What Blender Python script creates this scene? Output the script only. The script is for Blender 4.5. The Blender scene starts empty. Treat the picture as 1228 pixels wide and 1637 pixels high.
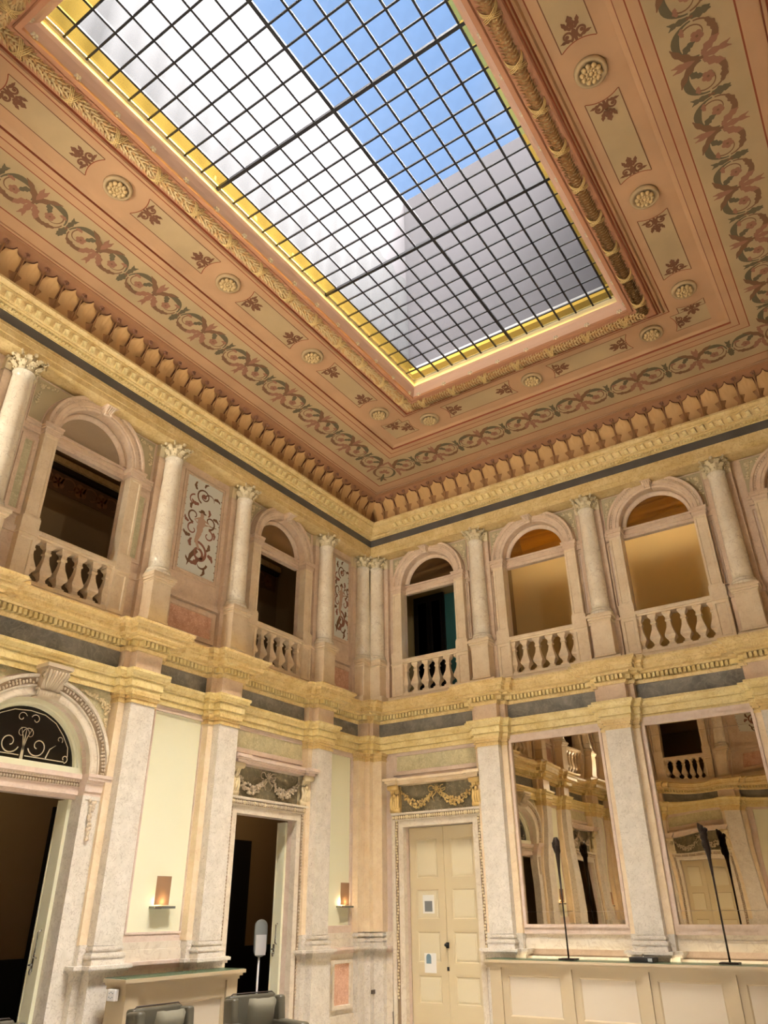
import bpy, math, random
from mathutils import Vector, Matrix
from mathutils.geometry import tessellate_polygon
random.seed(7)
PI = math.pi
sc = bpy.context.scene
col = sc.collection

# ------------------------------------------------------------------ camera
cam_d = bpy.data.cameras.new('camera')
cam = bpy.data.objects.new('camera', cam_d)
col.objects.link(cam)
sc.camera = cam
cam_d.sensor_fit = 'VERTICAL'
cam_d.sensor_height = 36.0
cam_d.lens = 1178.85 / 1637 * 36.0
cam_d.clip_start = 0.05
CYAW, CPIT, CROL = math.radians(123.711), math.radians(28.365), math.radians(-0.553)
fw = Vector((math.cos(CYAW) * math.cos(CPIT), math.sin(CYAW) * math.cos(CPIT), math.sin(CPIT)))
rt = Vector((math.sin(CYAW), -math.cos(CYAW), 0))
up = rt.cross(fw)
r2 = rt * math.cos(CROL) + up * math.sin(CROL)
u2 = -rt * math.sin(CROL) + up * math.cos(CROL)
mm = Matrix((r2, u2, -fw)).transposed().to_4x4()
mm.translation = Vector((9.2417, -13.0677, 1.6))
cam.matrix_world = mm

# ------------------------------------------------------------------ world, sun, exposure
sc.view_settings.view_transform = 'Standard'
sc.view_settings.look = 'None'
sc.view_settings.gamma = 1.0
sc.view_settings.use_curve_mapping = False
sc.view_settings.exposure = 0.0
SUN_STRENGTH = 130.0
SUN_ANGLE = 66.0

world = bpy.data.worlds.new('sky')
sc.world = world
world.use_nodes = True
wn = world.node_tree
wn.nodes.clear()
def wnode(t, **k):
    n = wn.nodes.new(t)
    for a, b in k.items():
        setattr(n, a, b)
    return n
w_out = wnode('ShaderNodeOutputWorld')
w_bg = wnode('ShaderNodeBackground')
w_tc = wnode('ShaderNodeTexCoord')
w_no = wnode('ShaderNodeTexNoise')
w_no.inputs['Scale'].default_value = 1.6
w_no.inputs['Detail'].default_value = 3.0
w_no.inputs['Roughness'].default_value = 0.45
w_rp = wnode('ShaderNodeValToRGB')
w_rp.color_ramp.elements[0].position = 0.42
w_rp.color_ramp.elements[0].color = (0.26, 0.48, 0.88, 1)
w_rp.color_ramp.elements[1].position = 0.60
w_rp.color_ramp.elements[1].color = (0.80, 0.86, 0.92, 1)
wn.links.new(w_tc.outputs['Generated'], w_no.inputs['Vector'])
wn.links.new(w_no.outputs['Fac'], w_rp.inputs['Fac'])
wn.links.new(w_rp.outputs['Color'], w_bg.inputs['Color'])
w_bg.inputs['Strength'].default_value = 1.2
wn.links.new(w_bg.outputs['Background'], w_out.inputs['Surface'])

sun_d = bpy.data.lights.new('hazy_sun', 'SUN')
sun_d.energy = SUN_STRENGTH
sun_d.angle = math.radians(SUN_ANGLE)
sun_d.color = (1.0, 0.985, 0.955)
sun = bpy.data.objects.new('hazy_sun', sun_d)
col.objects.link(sun)
sun.rotation_euler = (math.radians(1), math.radians(21), 0)
sun.location = (5, -7, 30)

# added fill lamps in cornice troughs behind the viewer, brightening the upper storey
FILL_LAMPS = [((10.85, -9.9, 5.66), (0.0, -4.5, 7.6), 560), ((10.85, -13.9, 5.66), (0.0, -8.0, 7.6), 420),
          ((0.95, -14.72, 5.66), (4.0, 0.0, 7.6), 1150), ((1.4, -14.72, 5.66), (8.5, 0.0, 7.6), 1200)]
for p_, q_, e_ in FILL_LAMPS:
    sd = bpy.data.lights.new('floodlight_lamp', 'SPOT')
    sd.energy = e_; sd.color = (1.0, 0.93, 0.81); sd.spot_size = math.radians(92); sd.spot_blend = 0.7; sd.shadow_soft_size = 0.05
    so = bpy.data.objects.new('floodlight_lamp', sd); col.objects.link(so)
    so.location = p_; so.rotation_euler = (Vector(q_) - Vector(p_)).to_track_quat('-Z', 'Y').to_euler()

# ------------------------------------------------------------------ materials
def lin(c):
    return tuple(((v / 255) / 12.92 if v / 255 <= 0.04045 else ((v / 255 + 0.055) / 1.055) ** 2.4) for v in c) + (1.0,)

def newmat(name):
    m = bpy.data.materials.new(name)
    m.use_nodes = True
    nt = m.node_tree
    b = nt.nodes['Principled BSDF']
    return m, nt, b

def plain(name, c, rough=0.6, metal=0.0, spec=0.4, bump=0.0, bscale=40, var=0.0, vscale=3.0):
    m, nt, b = newmat(name)
    b.inputs['Base Color'].default_value = lin(c)
    b.inputs['Roughness'].default_value = rough
    b.inputs['Metallic'].default_value = metal
    b.inputs['Specular IOR Level'].default_value = spec
    if bump or var:
        tc = nt.nodes.new('ShaderNodeTexCoord')
    if var:
        n = nt.nodes.new('ShaderNodeTexNoise')
        n.inputs['Scale'].default_value = vscale
        n.inputs['Detail'].default_value = 4
        nt.links.new(tc.outputs['Object'], n.inputs['Vector'])
        r = nt.nodes.new('ShaderNodeValToRGB')
        r.color_ramp.elements[0].position = 0.3
        r.color_ramp.elements[1].position = 0.7
        c0 = lin([max(0, v * (1 - var)) for v in c]); c1 = lin([min(255, v * (1 + var)) for v in c])
        r.color_ramp.elements[0].color = c0; r.color_ramp.elements[1].color = c1
        nt.links.new(n.outputs['Fac'], r.inputs['Fac'])
        nt.links.new(r.outputs['Color'], b.inputs['Base Color'])
    if bump:
        n2 = nt.nodes.new('ShaderNodeTexNoise')
        n2.inputs['Scale'].default_value = bscale
        n2.inputs['Detail'].default_value = 3
        nt.links.new(tc.outputs['Object'], n2.inputs['Vector'])
        bp = nt.nodes.new('ShaderNodeBump')
        bp.inputs['Strength'].default_value = bump
        bp.inputs['Distance'].default_value = 0.01
        nt.links.new(n2.outputs['Fac'], bp.inputs['Height'])
        nt.links.new(bp.outputs['Normal'], b.inputs['Normal'])
    return m

def marble(name, c0, c1, vein, scale=3.0, vscale=6.0, vamt=0.5, rough=0.35, stretch=(1, 1, 1), width=0.035):
    m, nt, b = newmat(name)
    L = nt.links.new
    tc = nt.nodes.new('ShaderNodeTexCoord')
    mp = nt.nodes.new('ShaderNodeMapping')
    mp.inputs['Scale'].default_value = stretch
    L(tc.outputs['Object'], mp.inputs['Vector'])
    n = nt.nodes.new('ShaderNodeTexNoise')
    n.inputs['Scale'].default_value = scale
    n.inputs['Detail'].default_value = 6
    n.inputs['Roughness'].default_value = 0.65
    L(mp.outputs['Vector'], n.inputs['Vector'])
    r = nt.nodes.new('ShaderNodeValToRGB')
    r.color_ramp.elements[0].position = 0.32; r.color_ramp.elements[0].color = lin(c0)
    r.color_ramp.elements[1].position = 0.68; r.color_ramp.elements[1].color = lin(c1)
    L(n.outputs['Fac'], r.inputs['Fac'])
    v = nt.nodes.new('ShaderNodeTexNoise')
    v.inputs['Scale'].default_value = vscale
    v.inputs['Detail'].default_value = 5
    v.inputs['Distortion'].default_value = 1.2
    L(mp.outputs['Vector'], v.inputs['Vector'])
    vr = nt.nodes.new('ShaderNodeValToRGB')
    e = vr.color_ramp.elements
    e[0].position = 0.5 - width; e[0].color = (0, 0, 0, 1)
    e[1].position = 0.5 + width; e[1].color = (0, 0, 0, 1)
    x = e.new(0.5); x.color = (vamt, vamt, vamt, 1)
    L(v.outputs['Fac'], vr.inputs['Fac'])
    mx = nt.nodes.new('ShaderNodeMix'); mx.data_type = 'RGBA'
    L(vr.outputs['Color'], mx.inputs['Factor'])
    L(r.outputs['Color'], mx.inputs['A'])
    mx.inputs['B'].default_value = lin(vein)
    L(mx.outputs['Result'], b.inputs['Base Color'])
    b.inputs['Roughness'].default_value = rough
    b.inputs['Specular IOR Level'].default_value = 0.35
    return m

M = {}
M['cream'] = marble('cream_marble', (212, 201, 182), (228, 218, 200), (176, 156, 134), 2.5, 5, 0.35)
M['greym'] = marble('pale_grey_marble', (206, 199, 186), (226, 219, 207), (156, 141, 126), 6, 12, 0.55, width=0.025)
M['column'] = marble('column_marble', (232, 218, 192), (246, 236, 214), (160, 126, 98), 4, 8, 0.4, 0.25, width=0.02)
M['pinkm'] = marble('pinkish_marble', (212, 186, 160), (230, 208, 182), (156, 122, 98), 4, 8, 0.3, width=0.02)
M['lilac'] = marble('lilac_marble', (208, 188, 172), (224, 206, 192), (176, 148, 132), 5, 9, 0.3, width=0.02)
M['peach'] = marble('peach_marble', (224, 202, 168), (238, 220, 190), (186, 152, 118), 4, 8, 0.3, width=0.02)
M['siena'] = marble('yellow_siena_marble', (208, 180, 120), (230, 208, 154), (160, 112, 56), 4, 8, 0.4)
M['siena_lt'] = marble('pale_siena_marble', (218, 196, 132), (238, 222, 168), (170, 130, 70), 4, 8, 0.35)
M['frieze'] = marble('grey_bardiglio_marble', (92, 90, 84), (138, 134, 124), (176, 172, 160), 3, 5, 0.22)
M['slate'] = plain('dark_slate_band', (84, 80, 76), 0.4, var=0.08)
M['breccia'] = marble('pink_breccia_marble', (194, 146, 120), (218, 174, 150), (240, 206, 180), 9, 14, 0.7)
M['greenm'] = marble('grey_green_marble', (176, 168, 132), (204, 196, 160), (226, 216, 180), 6, 9, 0.6)
M['panelcream'] = plain('cream_painted_plaster', (234, 234, 206), 0.55)
M['fieldgrey'] = plain('grey_green_stucco_ground', (186, 172, 138), 0.7)
M['orange'] = plain('terracotta_ceiling_paint', (176, 138, 102), 0.7, var=0.04, vscale=1.5)
M['orange_d'] = plain('dark_terracotta_line', (128, 62, 34), 0.7)
M['olive'] = plain('olive_grey_ceiling_paint', (170, 146, 108), 0.75, var=0.04, vscale=1.5)
M['covebr'] = plain('brown_cove_paint', (150, 106, 72), 0.75)
M['leafg'] = plain('painted_leaf_green', (96, 86, 62), 0.8)
M['leafb'] = plain('painted_leaf_brown', (116, 84, 58), 0.8)
M['leafp'] = plain('painted_flower_pink', (142, 100, 76), 0.8)
M['pout'] = plain('painted_outline_brown', (110, 72, 48), 0.8)
M['acan'] = plain('acanthus_stucco', (190, 150, 96), 0.6, bump=0.2, bscale=30)
M['acand'] = plain('acanthus_shadow_stucco', (158, 116, 72), 0.65)
M['gold'] = plain('gilded_stucco', (218, 188, 124), 0.4, 0.1)
M['goldst'] = plain('dull_gold_stucco', (196, 168, 118), 0.5, 0.05)
M['stucco'] = plain('cream_stucco_relief', (226, 210, 172), 0.55)
M['silverst'] = plain('grey_gilt_stucco', (200, 184, 160), 0.4, 0.1)
M['pinkcove'] = plain('pink_cove_paint', (196, 160, 138), 0.6)
M['whitefas'] = plain('ivory_fascia_paint', (240, 226, 186), 0.5)
M['doorw'] = plain('ivory_door_paint', (206, 192, 158), 0.45)
M['doorp'] = plain('pale_door_panel_paint', (218, 208, 178), 0.45)
M['cab'] = plain('beige_cabinet_paint', (172, 156, 128), 0.45)
M['cabp'] = plain('pale_cabinet_panel', (186, 174, 154), 0.45)
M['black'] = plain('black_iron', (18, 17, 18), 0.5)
M['bars'] = plain('black_glazing_bar', (20, 18, 22), 0.55)
M['bronze'] = plain('dark_bronze', (44, 34, 28), 0.45, 0.5, bump=0.6, bscale=60)
M['chrome'] = plain('brushed_steel', (190, 190, 186), 0.25, 0.9)
M['steelg'] = plain('grey_steel_shelf', (126, 130, 122), 0.35, 0.6)
M['leather'] = plain('olive_grey_leather', (72, 68, 56), 0.42, bump=0.15, bscale=50)
M['cushion'] = plain('grey_green_cushion', (106, 102, 86), 0.7, bump=0.2, bscale=20)
M['brownwall'] = plain('brown_back_room_wall', (138, 114, 78), 0.8)
M['mustard'] = plain('mustard_gallery_wall', (214, 186, 130), 0.8)
M['darkw'] = plain('dark_wood', (40, 28, 20), 0.6)
M['teal'] = plain('teal_gallery_wall', (96, 160, 156), 0.7)
M['floorm'] = marble('pale_marble_floor', (212, 205, 192), (230, 224, 212), (170, 158, 140), 2, 4, 0.3)
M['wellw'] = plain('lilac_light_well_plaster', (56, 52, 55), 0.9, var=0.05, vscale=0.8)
M['upst'] = plain('white_kerb_paint', (150, 148, 142), 0.9)
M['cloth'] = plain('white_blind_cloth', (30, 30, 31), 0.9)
M['ground'] = plain('brown_patina_ground', (142, 122, 98), 0.7)  # shade of the carved recesses, painted in as flat brown strips
M['paper'] = plain('white_paper', (236, 236, 230), 0.7)
M['ink'] = plain('grey_print', (112, 116, 118), 0.7)
M['inkb'] = plain('blue_grey_print', (110, 136, 152), 0.7)
M['plastic'] = plain('white_plastic', (232, 232, 232), 0.4)
M['greyplastic'] = plain('grey_plastic', (150, 156, 156), 0.4)
M['palefield'] = plain('pale_grey_painted_ground', (222, 224, 214), 0.7)
M['paintred'] = plain('painted_russet', (144, 98, 78), 0.8)
M['paintflesh'] = plain('painted_flesh', (188, 158, 134), 0.8)
M['etch'] = plain('etched_glass_ornament', (176, 166, 140), 0.7)
M['socket'] = plain('dark_switch_plate', (84, 74, 66), 0.5)

def pane_mat(name, tint, gloss=0.06, diff=0.05, dcol=None):
    m, nt, b = newmat(name)
    nt.nodes.remove(b)
    L = nt.links.new
    out = nt.nodes['Material Output']
    tr = nt.nodes.new('ShaderNodeBsdfTransparent')
    tl = nt.nodes.new('ShaderNodeBsdfTranslucent')
    mix = nt.nodes.new('ShaderNodeMixShader'); mix.inputs[0].default_value = diff
    tc = nt.nodes.new('ShaderNodeTexCoord')
    n = nt.nodes.new('ShaderNodeTexNoise'); n.inputs['Scale'].default_value = 2.2; n.inputs['Detail'].default_value = 4
    L(tc.outputs['Object'], n.inputs['Vector'])
    r = nt.nodes.new('ShaderNodeValToRGB')
    r.color_ramp.elements[0].position = 0.3; r.color_ramp.elements[1].position = 0.7
    r.color_ramp.elements[0].color = tuple(v * 0.86 for v in tint) + (1,)
    r.color_ramp.elements[1].color = tuple(tint) + (1,)
    L(n.outputs['Fac'], r.inputs['Fac'])
    L(r.outputs['Color'], tr.inputs['Color'])
    tl.inputs['Color'].default_value = tuple(dcol or tint) + (1,)
    L(tr.outputs[0], mix.inputs[1]); L(tl.outputs[0], mix.inputs[2])
    gl = nt.nodes.new('ShaderNodeBsdfGlossy'); gl.inputs['Roughness'].default_value = 0.15
    mix2 = nt.nodes.new('ShaderNodeMixShader'); mix2.inputs[0].default_value = gloss
    L(mix.outputs[0], mix2.inputs[1]); L(gl.outputs[0], mix2.inputs[2])
    L(mix2.outputs[0], out.inputs['Surface'])
    return m
M['pane'] = pane_mat('clear_textured_pane', (0.88, 0.86, 0.87), 0.01, 0.006)
M['paney'] = pane_mat('amber_pane', (1.0, 0.66, 0.14), 0.01, 0.008, (1.0, 0.55, 0.08))
M['lunbr'] = plain('brown_pebbled_glass', (112, 80, 42), 0.25, bump=0.5, bscale=120)
M['lungr'] = plain('grey_pebbled_glass', (158, 138, 112), 0.25, bump=0.6, bscale=120)
M['lunam'] = pane_mat('amber_pebbled_glass', (1.0, 0.55, 0.10), 0.03, 0.6, (1.0, 0.55, 0.08))
M['glasstop'] = pane_mat('green_glass_sheet', (0.75, 0.88, 0.82), 0.25, 0.1)
M['darkglass'] = plain('dark_lunette_glass', (14, 13, 12), 0.12, 0, 0.5)

def mirror_mat():
    m, nt, b = newmat('antique_mirror')
    L = nt.links.new
    b.inputs['Base Color'].default_value = (0.50, 0.42, 0.31, 1)
    b.inputs['Metallic'].default_value = 1.0
    b.inputs['Roughness'].default_value = 0.01
    tc = nt.nodes.new('ShaderNodeTexCoord')
    n = nt.nodes.new('ShaderNodeTexNoise'); n.inputs['Scale'].default_value = 1.1; n.inputs['Detail'].default_value = 0
    L(tc.outputs['Object'], n.inputs['Vector'])
    bp = nt.nodes.new('ShaderNodeBump'); bp.inputs['Strength'].default_value = 0.25; bp.inputs['Distance'].default_value = 0.02
    L(n.outputs['Fac'], bp.inputs['Height']); L(bp.outputs['Normal'], b.inputs['Normal'])
    return m
M['mirror'] = mirror_mat()
def emis(name, c, s):
    m, nt, b = newmat(name)
    b.inputs['Base Color'].default_value = lin(c)
    b.inputs['Emission Color'].default_value = lin(c)
    b.inputs['Emission Strength'].default_value = s
    return m
M['glow'] = emis('warm_lamp_glow', (255, 190, 110), 2.0)
M['led'] = emis('warm_strip_light', (255, 214, 150), 8.0)

# ------------------------------------------------------------------ mesh builder
class MB:
    def __init__(s, T=None, flip=False):
        s.v = []; s.f = []; s.m = []; s.T = T; s.flip = flip; s.smooth = []
    def add(s, vs, fs, mi=0, sm=False):
        n = len(s.v)
        s.v += [tuple(p) for p in vs]
        for f in fs:
            s.f.append([n + i for i in f]); s.m.append(mi); s.smooth.append(sm)
    def box(s, u0, u1, o0, o1, z0, z1, mi=0):
        vs = [(u0, o0, z0), (u1, o0, z0), (u1, o1, z0), (u0, o1, z0), (u0, o0, z1), (u1, o0, z1), (u1, o1, z1), (u0, o1, z1)]
        s.add(vs, [(0, 3, 2, 1), (4, 5, 6, 7), (0, 1, 5, 4), (1, 2, 6, 5), (2, 3, 7, 6), (3, 0, 4, 7)], mi)
    def quad(s, a, b, c, d, mi=0):
        s.add([a, b, c, d], [(0, 1, 2, 3)], mi)
    def panel(s, u0, u1, z0, z1, ob, of, m=0.04, d=0.02, mi=0, mi2=None, bev=0.01):
        """box whose front face holds a recessed panel"""
        mi2 = mi if mi2 is None else mi2
        A = [(u0, of, z0), (u1, of, z0), (u1, of, z1), (u0, of, z1)]
        B = [(u0 + m, of, z0 + m), (u1 - m, of, z0 + m), (u1 - m, of, z1 - m), (u0 + m, of, z1 - m)]
        m2 = m + bev
        Cc = [(u0 + m2, of - d, z0 + m2), (u1 - m2, of - d, z0 + m2), (u1 - m2, of - d, z1 - m2), (u0 + m2, of - d, z1 - m2)]
        D = [(u0, ob, z0), (u1, ob, z0), (u1, ob, z1), (u0, ob, z1)]
        for i in range(4):
            j = (i + 1) % 4
            s.quad(A[i], A[j], B[j], B[i], mi); s.quad(B[i], B[j], Cc[j], Cc[i], mi); s.quad(D[i], D[j], A[j], A[i], mi)
        s.quad(Cc[0], Cc[1], Cc[2], Cc[3], mi2); s.quad(D[3], D[2], D[1], D[0], mi)
    def plate(s, outer, holes, o0, o1, mi=0, mi_side=None):
        mi_side = mi if mi_side is None else mi_side
        loops = [outer] + holes
        flat = [p for l in loops for p in l]
        tris = tessellate_polygon([[Vector((p[0], p[1], 0)) for p in l] for l in loops])
        s.add([(p[0], o1, p[1]) for p in flat], [tuple(t) for t in tris], mi)
        s.add([(p[0], o0, p[1]) for p in flat], [tuple(reversed(t)) for t in tris], mi)
        for l in loops:
            n = len(l)
            vs = [(p[0], o1, p[1]) for p in l] + [(p[0], o0, p[1]) for p in l]
            s.add(vs, [(i, (i + 1) % n, n + (i + 1) % n, n + i) for i in range(n)], mi_side)
    def lathe(s, prof, n=16, c=(0, 0, 0), mi=0, sm=True, a0=0.0, a1=2 * PI, square=False):
        closed = abs(a1 - a0 - 2 * PI) < 1e-6
        cnt = n if closed else n + 1
        vs = []
        for r, z in prof:
            for i in range(cnt):
                a = a0 + (a1 - a0) * i / n
                k = r * (1.41421 if square else 1)
                vs.append((c[0] + k * math.cos(a), c[1] + k * math.sin(a), c[2] + z))
        fs = []
        for j in range(len(prof) - 1):
            for i in range(n):
                i2 = (i + 1) % cnt if closed else i + 1
                fs.append((j * cnt + i, j * cnt + i2, (j + 1) * cnt + i2, (j + 1) * cnt + i))
        if prof[0][0] > 1e-5: fs.append(tuple(range(cnt))[::-1])
        if prof[-1][0] > 1e-5: fs.append(tuple((len(prof) - 1) * cnt + i for i in range(cnt)))
        s.add(vs, fs, mi, sm)
    def ring(s, cu, cz, prof, a0, a1, n, mi=0, sm=True):
        """sweep profile [(r,o)] around centre in the u-z plane"""
        vs = []
        for i in range(n + 1):
            a = a0 + (a1 - a0) * i / n
            for r, o in prof: vs.append((cu + r * math.cos(a), o, cz + r * math.sin(a)))
        k = len(prof)
        fs = [(i * k + j, i * k + j + 1, (i + 1) * k + j + 1, (i + 1) * k + j) for i in range(n) for j in range(k - 1)]
        s.add(vs, fs, mi, sm)
    def tube(s, pts, rads, n=8, mi=0, sm=True, cap=True):
        P = [Vector(p) for p in pts]
        if not hasattr(rads, '__len__'): rads = [rads] * len(P)
        vs = []
        for i, p in enumerate(P):
            d = (P[min(i + 1, len(P) - 1)] - P[max(i - 1, 0)]).normalized()
            a = d.cross(Vector((0, 0, 1)))
            if a.length < 0.1: a = d.cross(Vector((1, 0, 0)))
            a.normalize(); b = d.cross(a)
            for k in range(n):
                t = 2 * PI * k / n
                vs.append(p + (a * math.cos(t) + b * math.sin(t)) * rads[i])
        fs = [(i * n + k, i * n + (k + 1) % n, (i + 1) * n + (k + 1) % n, (i + 1) * n + k) for i in range(len(P) - 1) for k in range(n)]
        if cap: fs += [tuple(range(n))[::-1], tuple((len(P) - 1) * n + k for k in range(n))]
        s.add(vs, fs, mi, sm)
    def blob(s, c, r, sc_=(1, 1, 1), mi=0, n=6, rings=4):
        vs = []; fs = []
        for j in range(rings + 1):
            t = PI * j / rings
            for i in range(n):
                a = 2 * PI * i / n
                vs.append((c[0] + r * sc_[0] * math.sin(t) * math.cos(a), c[1] + r * sc_[1] * math.sin(t) * math.sin(a), c[2] + r * sc_[2] * math.cos(t)))
        for j in range(rings):
            for i in range(n):
                fs.append((j * n + i, (j + 1) * n + i, (j + 1) * n + (i + 1) % n, j * n + (i + 1) % n))
        s.add(vs, fs, mi, True)
    def ribbon(s, pts, ws, o=0.0, th=0.003, mi=0, plane='uz'):
        """flat tapered stroke; pts 2D"""
        n = len(pts); A = []; B = []
        for i in range(n):
            p = Vector(pts[i]); d = Vector(pts[min(i + 1, n - 1)]) - Vector(pts[max(i - 1, 0)])
            if d.length < 1e-9: d = Vector((1, 0))
            d.normalize(); nn = Vector((-d.y, d.x)); w = ws[i] if hasattr(ws, '__len__') else ws
            A.append(p + nn * w / 2); B.append(p - nn * w / 2)
        def P(q, oo): return (q.x, oo, q.y)
        vs = [P(q, o + th) for q in A] + [P(q, o + th) for q in B]
        s.add(vs, [(i, i + 1, n + i + 1, n + i) for i in range(n - 1)], mi)
    def poly(s, pts, o=0.0, mi=0):
        tris = tessellate_polygon([[Vector((p[0], p[1], 0)) for p in pts]])
        s.add([(p[0], o, p[1]) for p in pts], [tuple(t) for t in tris], mi)
    def mesh(s, name, mats):
        me = bpy.data.meshes.new(name)
        vs = [s.T(*p) for p in s.v] if s.T else s.v
        fs = [f[::-1] for f in s.f] if s.flip else s.f
        me.from_pydata([tuple(v) for v in vs], [], fs)
        if not isinstance(mats, (list, tuple)): mats = [mats]
        for k in mats: me.materials.append(M[k] if isinstance(k, str) else k)
        if any(s.m): me.polygons.foreach_set('material_index', s.m)
        if any(s.smooth): me.polygons.foreach_set('use_smooth', s.smooth)
        me.update()
        return me
    def build(s, name, mats, parent=None, **k):
        return mk(name, s.mesh(name, mats), parent, **k)

def mk(name, me, parent=None, loc=None, rot=None, kind=None, label=None, cat=None, group=None):
    o = bpy.data.objects.new(name, me)
    col.objects.link(o)
    if parent: o.parent = parent
    if loc: o.location = loc
    if rot is not None: o.rotation_euler = (0, 0, rot) if not hasattr(rot, '__len__') else rot
    if kind: o['kind'] = kind
    if label: o['label'] = label
    if cat: o['category'] = cat
    if group: o['group'] = group
    return o
def thing(name, label, cat, loc=(0, 0, 0), rot=0, group=None):
    return mk(name, None, None, loc, rot, None, label, cat, group)
def copy_tree(o, parent=None):
    c = o.copy(); col.objects.link(c)
    if parent: c.parent = parent
    for ch in list(o.children): copy_tree(ch, c)
    return c
def bevel(o, w=0.01, seg=2):
    b = o.modifiers.new('bevel', 'BEVEL'); b.width = w; b.segments = seg; b.limit_method = 'ANGLE'; b.angle_limit = math.radians(40)
    return o

# ------------------------------------------------------------------ plan
W, LR = 11.17, 15.04
ZF = -0.17      # floor level
HC = 10.0
TW = {'left': (lambda u, o, z: (o, -u, z), False, -PI / 2, LR, 1),
      'right': (lambda u, o, z: (u, -o, z), True, PI, W, -1),
      'east': (lambda u, o, z: (W - o, -u, z), True, PI / 2, LR, -1),
      'south': (lambda u, o, z: (u, -LR + o, z), False, 0.0, W, 1)}
def wmb(w): return MB(TW[w][0], TW[w][1])
def place(o, w, u, off=0.0, z=0.0):
    o.location = TW[w][0](u, off, z); o.rotation_euler = (0, 0, TW[w][2]); return o
SIDE = {'left': 'left wall', 'right': 'right wall', 'east': 'wall behind on the right', 'south': 'wall behind the viewer'}

WALLS = {
    'left': dict(win=[(3.09, 1.26), (7.52, 1.42), (11.95, 1.26)], cols=[1.82, 4.35, 6.10, 8.94, 10.69, 13.22],
                 pan=[(0.70, 1.35), (4.68, 5.68), (9.36, 10.36), (13.69, 14.34)],
                 door=[3.06, 11.98], arch=[7.52], mirror=[], cream=[(0.62, 1.30), (4.68, 5.64), (9.40, 10.36), (13.74, 14.42)]),
    'right': dict(win=[(1.745, 1.24), (4.225, 1.22), (6.68, 1.22), (9.25, 1.24)], cols=[3.01, 5.45, 7.90],
                  pan=[], door=[1.745], arch=[], mirror=[4.22, 6.68, 9.2], cream=[]),
    'south': dict(win=[(3.10, 1.26), (8.07, 1.26)], cols=[1.84, 4.36, 6.81, 9.33], pan=[(0.70, 1.35), (4.9, 6.27), (9.82, 10.47)],
                  door=[3.10, 8.07], arch=[], mirror=[], cream=[(0.62, 1.30), (4.84, 6.33), (9.87, 10.55)]),
    'east': dict(win=[(3.09, 1.26), (7.52, 1.42), (11.95, 1.26)], cols=[1.82, 4.35, 6.10, 8.94, 10.69, 13.22],
                 pan=[(0.70, 1.35), (4.68, 5.68), (9.36, 10.36), (13.69, 14.34)],
                 door=[3.06, 11.98], arch=[7.52], mirror=[], cream=[(0.62, 1.30), (4.68, 5.64), (9.40, 10.36), (13.74, 14.42)]),
}
HW = 0.665        # half width of the upper openings
SPR = 7.95        # spring line of the upper arches

def arch_loop(cu, hw, z0, zs, r=None, n=20):
    r = r or hw
    pts = [(cu - hw, z0)] + [(cu + r * math.cos(PI - PI * i / n), zs + r * math.sin(PI * i / n)) for i in range(n + 1)] + [(cu + hw, z0)]
    return pts
def rect(u0, u1, z0, z1): return [(u0, z0), (u0, z1), (u1, z1), (u1, z0)]

ROOT = {}
# ------------------------------------------------------------------ floor
fl = MB(); fl.box(-0.4, W + 0.4, -LR - 0.4, 0.4, -0.5, ZF)
floor = fl.build('floor', 'floorm', kind='structure')

# ------------------------------------------------------------------ wall shells
DH, DT = 0.75, 3.0     # doorway half width and top
AR, AS = 0.88, 3.24    # big arch radius and spring
for w, d in WALLS.items():
    ln = TW[w][3]
    mb = wmb(w)
    holes = [arch_loop(c, HW, 5.50, SPR) for c, h in d['win']]
    mb.plate(rect(0, ln, 5.3, 8.9), holes, -0.05, 0.05, 0, 2)
    lows = [rect(c - DH, c + DH, ZF + 0.01, DT) for c in d['door']] + [arch_loop(c, AR, ZF + 0.01, AS, n=24) for c in d['arch']]
    mb.plate(rect(0, ln, ZF, 4.8), lows, -0.05, 0.05, 1, 1)
    mb.box(0, ln, -0.38, 0.08, 4.8, 5.3, 1)
    mb.box(0, ln, -0.38, 0.10, 8.9, 9.5, 1)
    ROOT[w] = mb.build('wall_' + w, ['pinkm', 'lilac', 'pinkm'], kind='structure')

# ------------------------------------------------------------------ plan paths and sweeps
def path_breaks(breaks, corner_off, corner_u, base=0.0):
    """closed plan path as (x,y); breaks[w]=[(ua,ub,off)...] stepping out of the wall"""
    pts = []
    order = [('right', 1), ('east', 1), ('south', -1), ('left', -1)]
    for w, sgn in order:
        T = TW[w][0]; ln = TW[w][3]
        segs = sorted([(0, corner_u, corner_off)] + list(breaks.get(w, [])) + [(ln - corner_u, ln, corner_off)])
        loc = []
        for a, b, off in segs:
            if a > 0: loc += [(a, base), (a, off)]
            if b < ln: loc += [(b, off), (b, base)]
        if sgn < 0: loc = loc[::-1]
        pts += [T(u, o, 0)[:2] for u, o in loc]
        nxt = {'right': (W - corner_off, -corner_off), 'east': (W - corner_off, -LR + corner_off),
               'south': (corner_off, -LR + corner_off), 'left': (corner_off, -corner_off)}[w]
        pts.append(nxt)
    out = []
    for p in pts:
        if not out or (abs(p[0] - out[-1][0]) + abs(p[1] - out[-1][1])) > 1e-5: out.append(p)
    return out
def offs(path, p):
    n = len(path); res = []
    for i in range(n):
        a = Vector(path[i - 1]); b = Vector(path[i]); c = Vector(path[(i + 1) % n])
        d1 = (b - a).normalized(); d2 = (c - b).normalized()
        n1 = Vector((d1.y, -d1.x)); n2 = Vector((d2.y, -d2.x))
        if abs(d1.dot(d2)) > 0.9: v = n1
        else: v = n1 + n2
        res.append(b + v * p)
    return res
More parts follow.
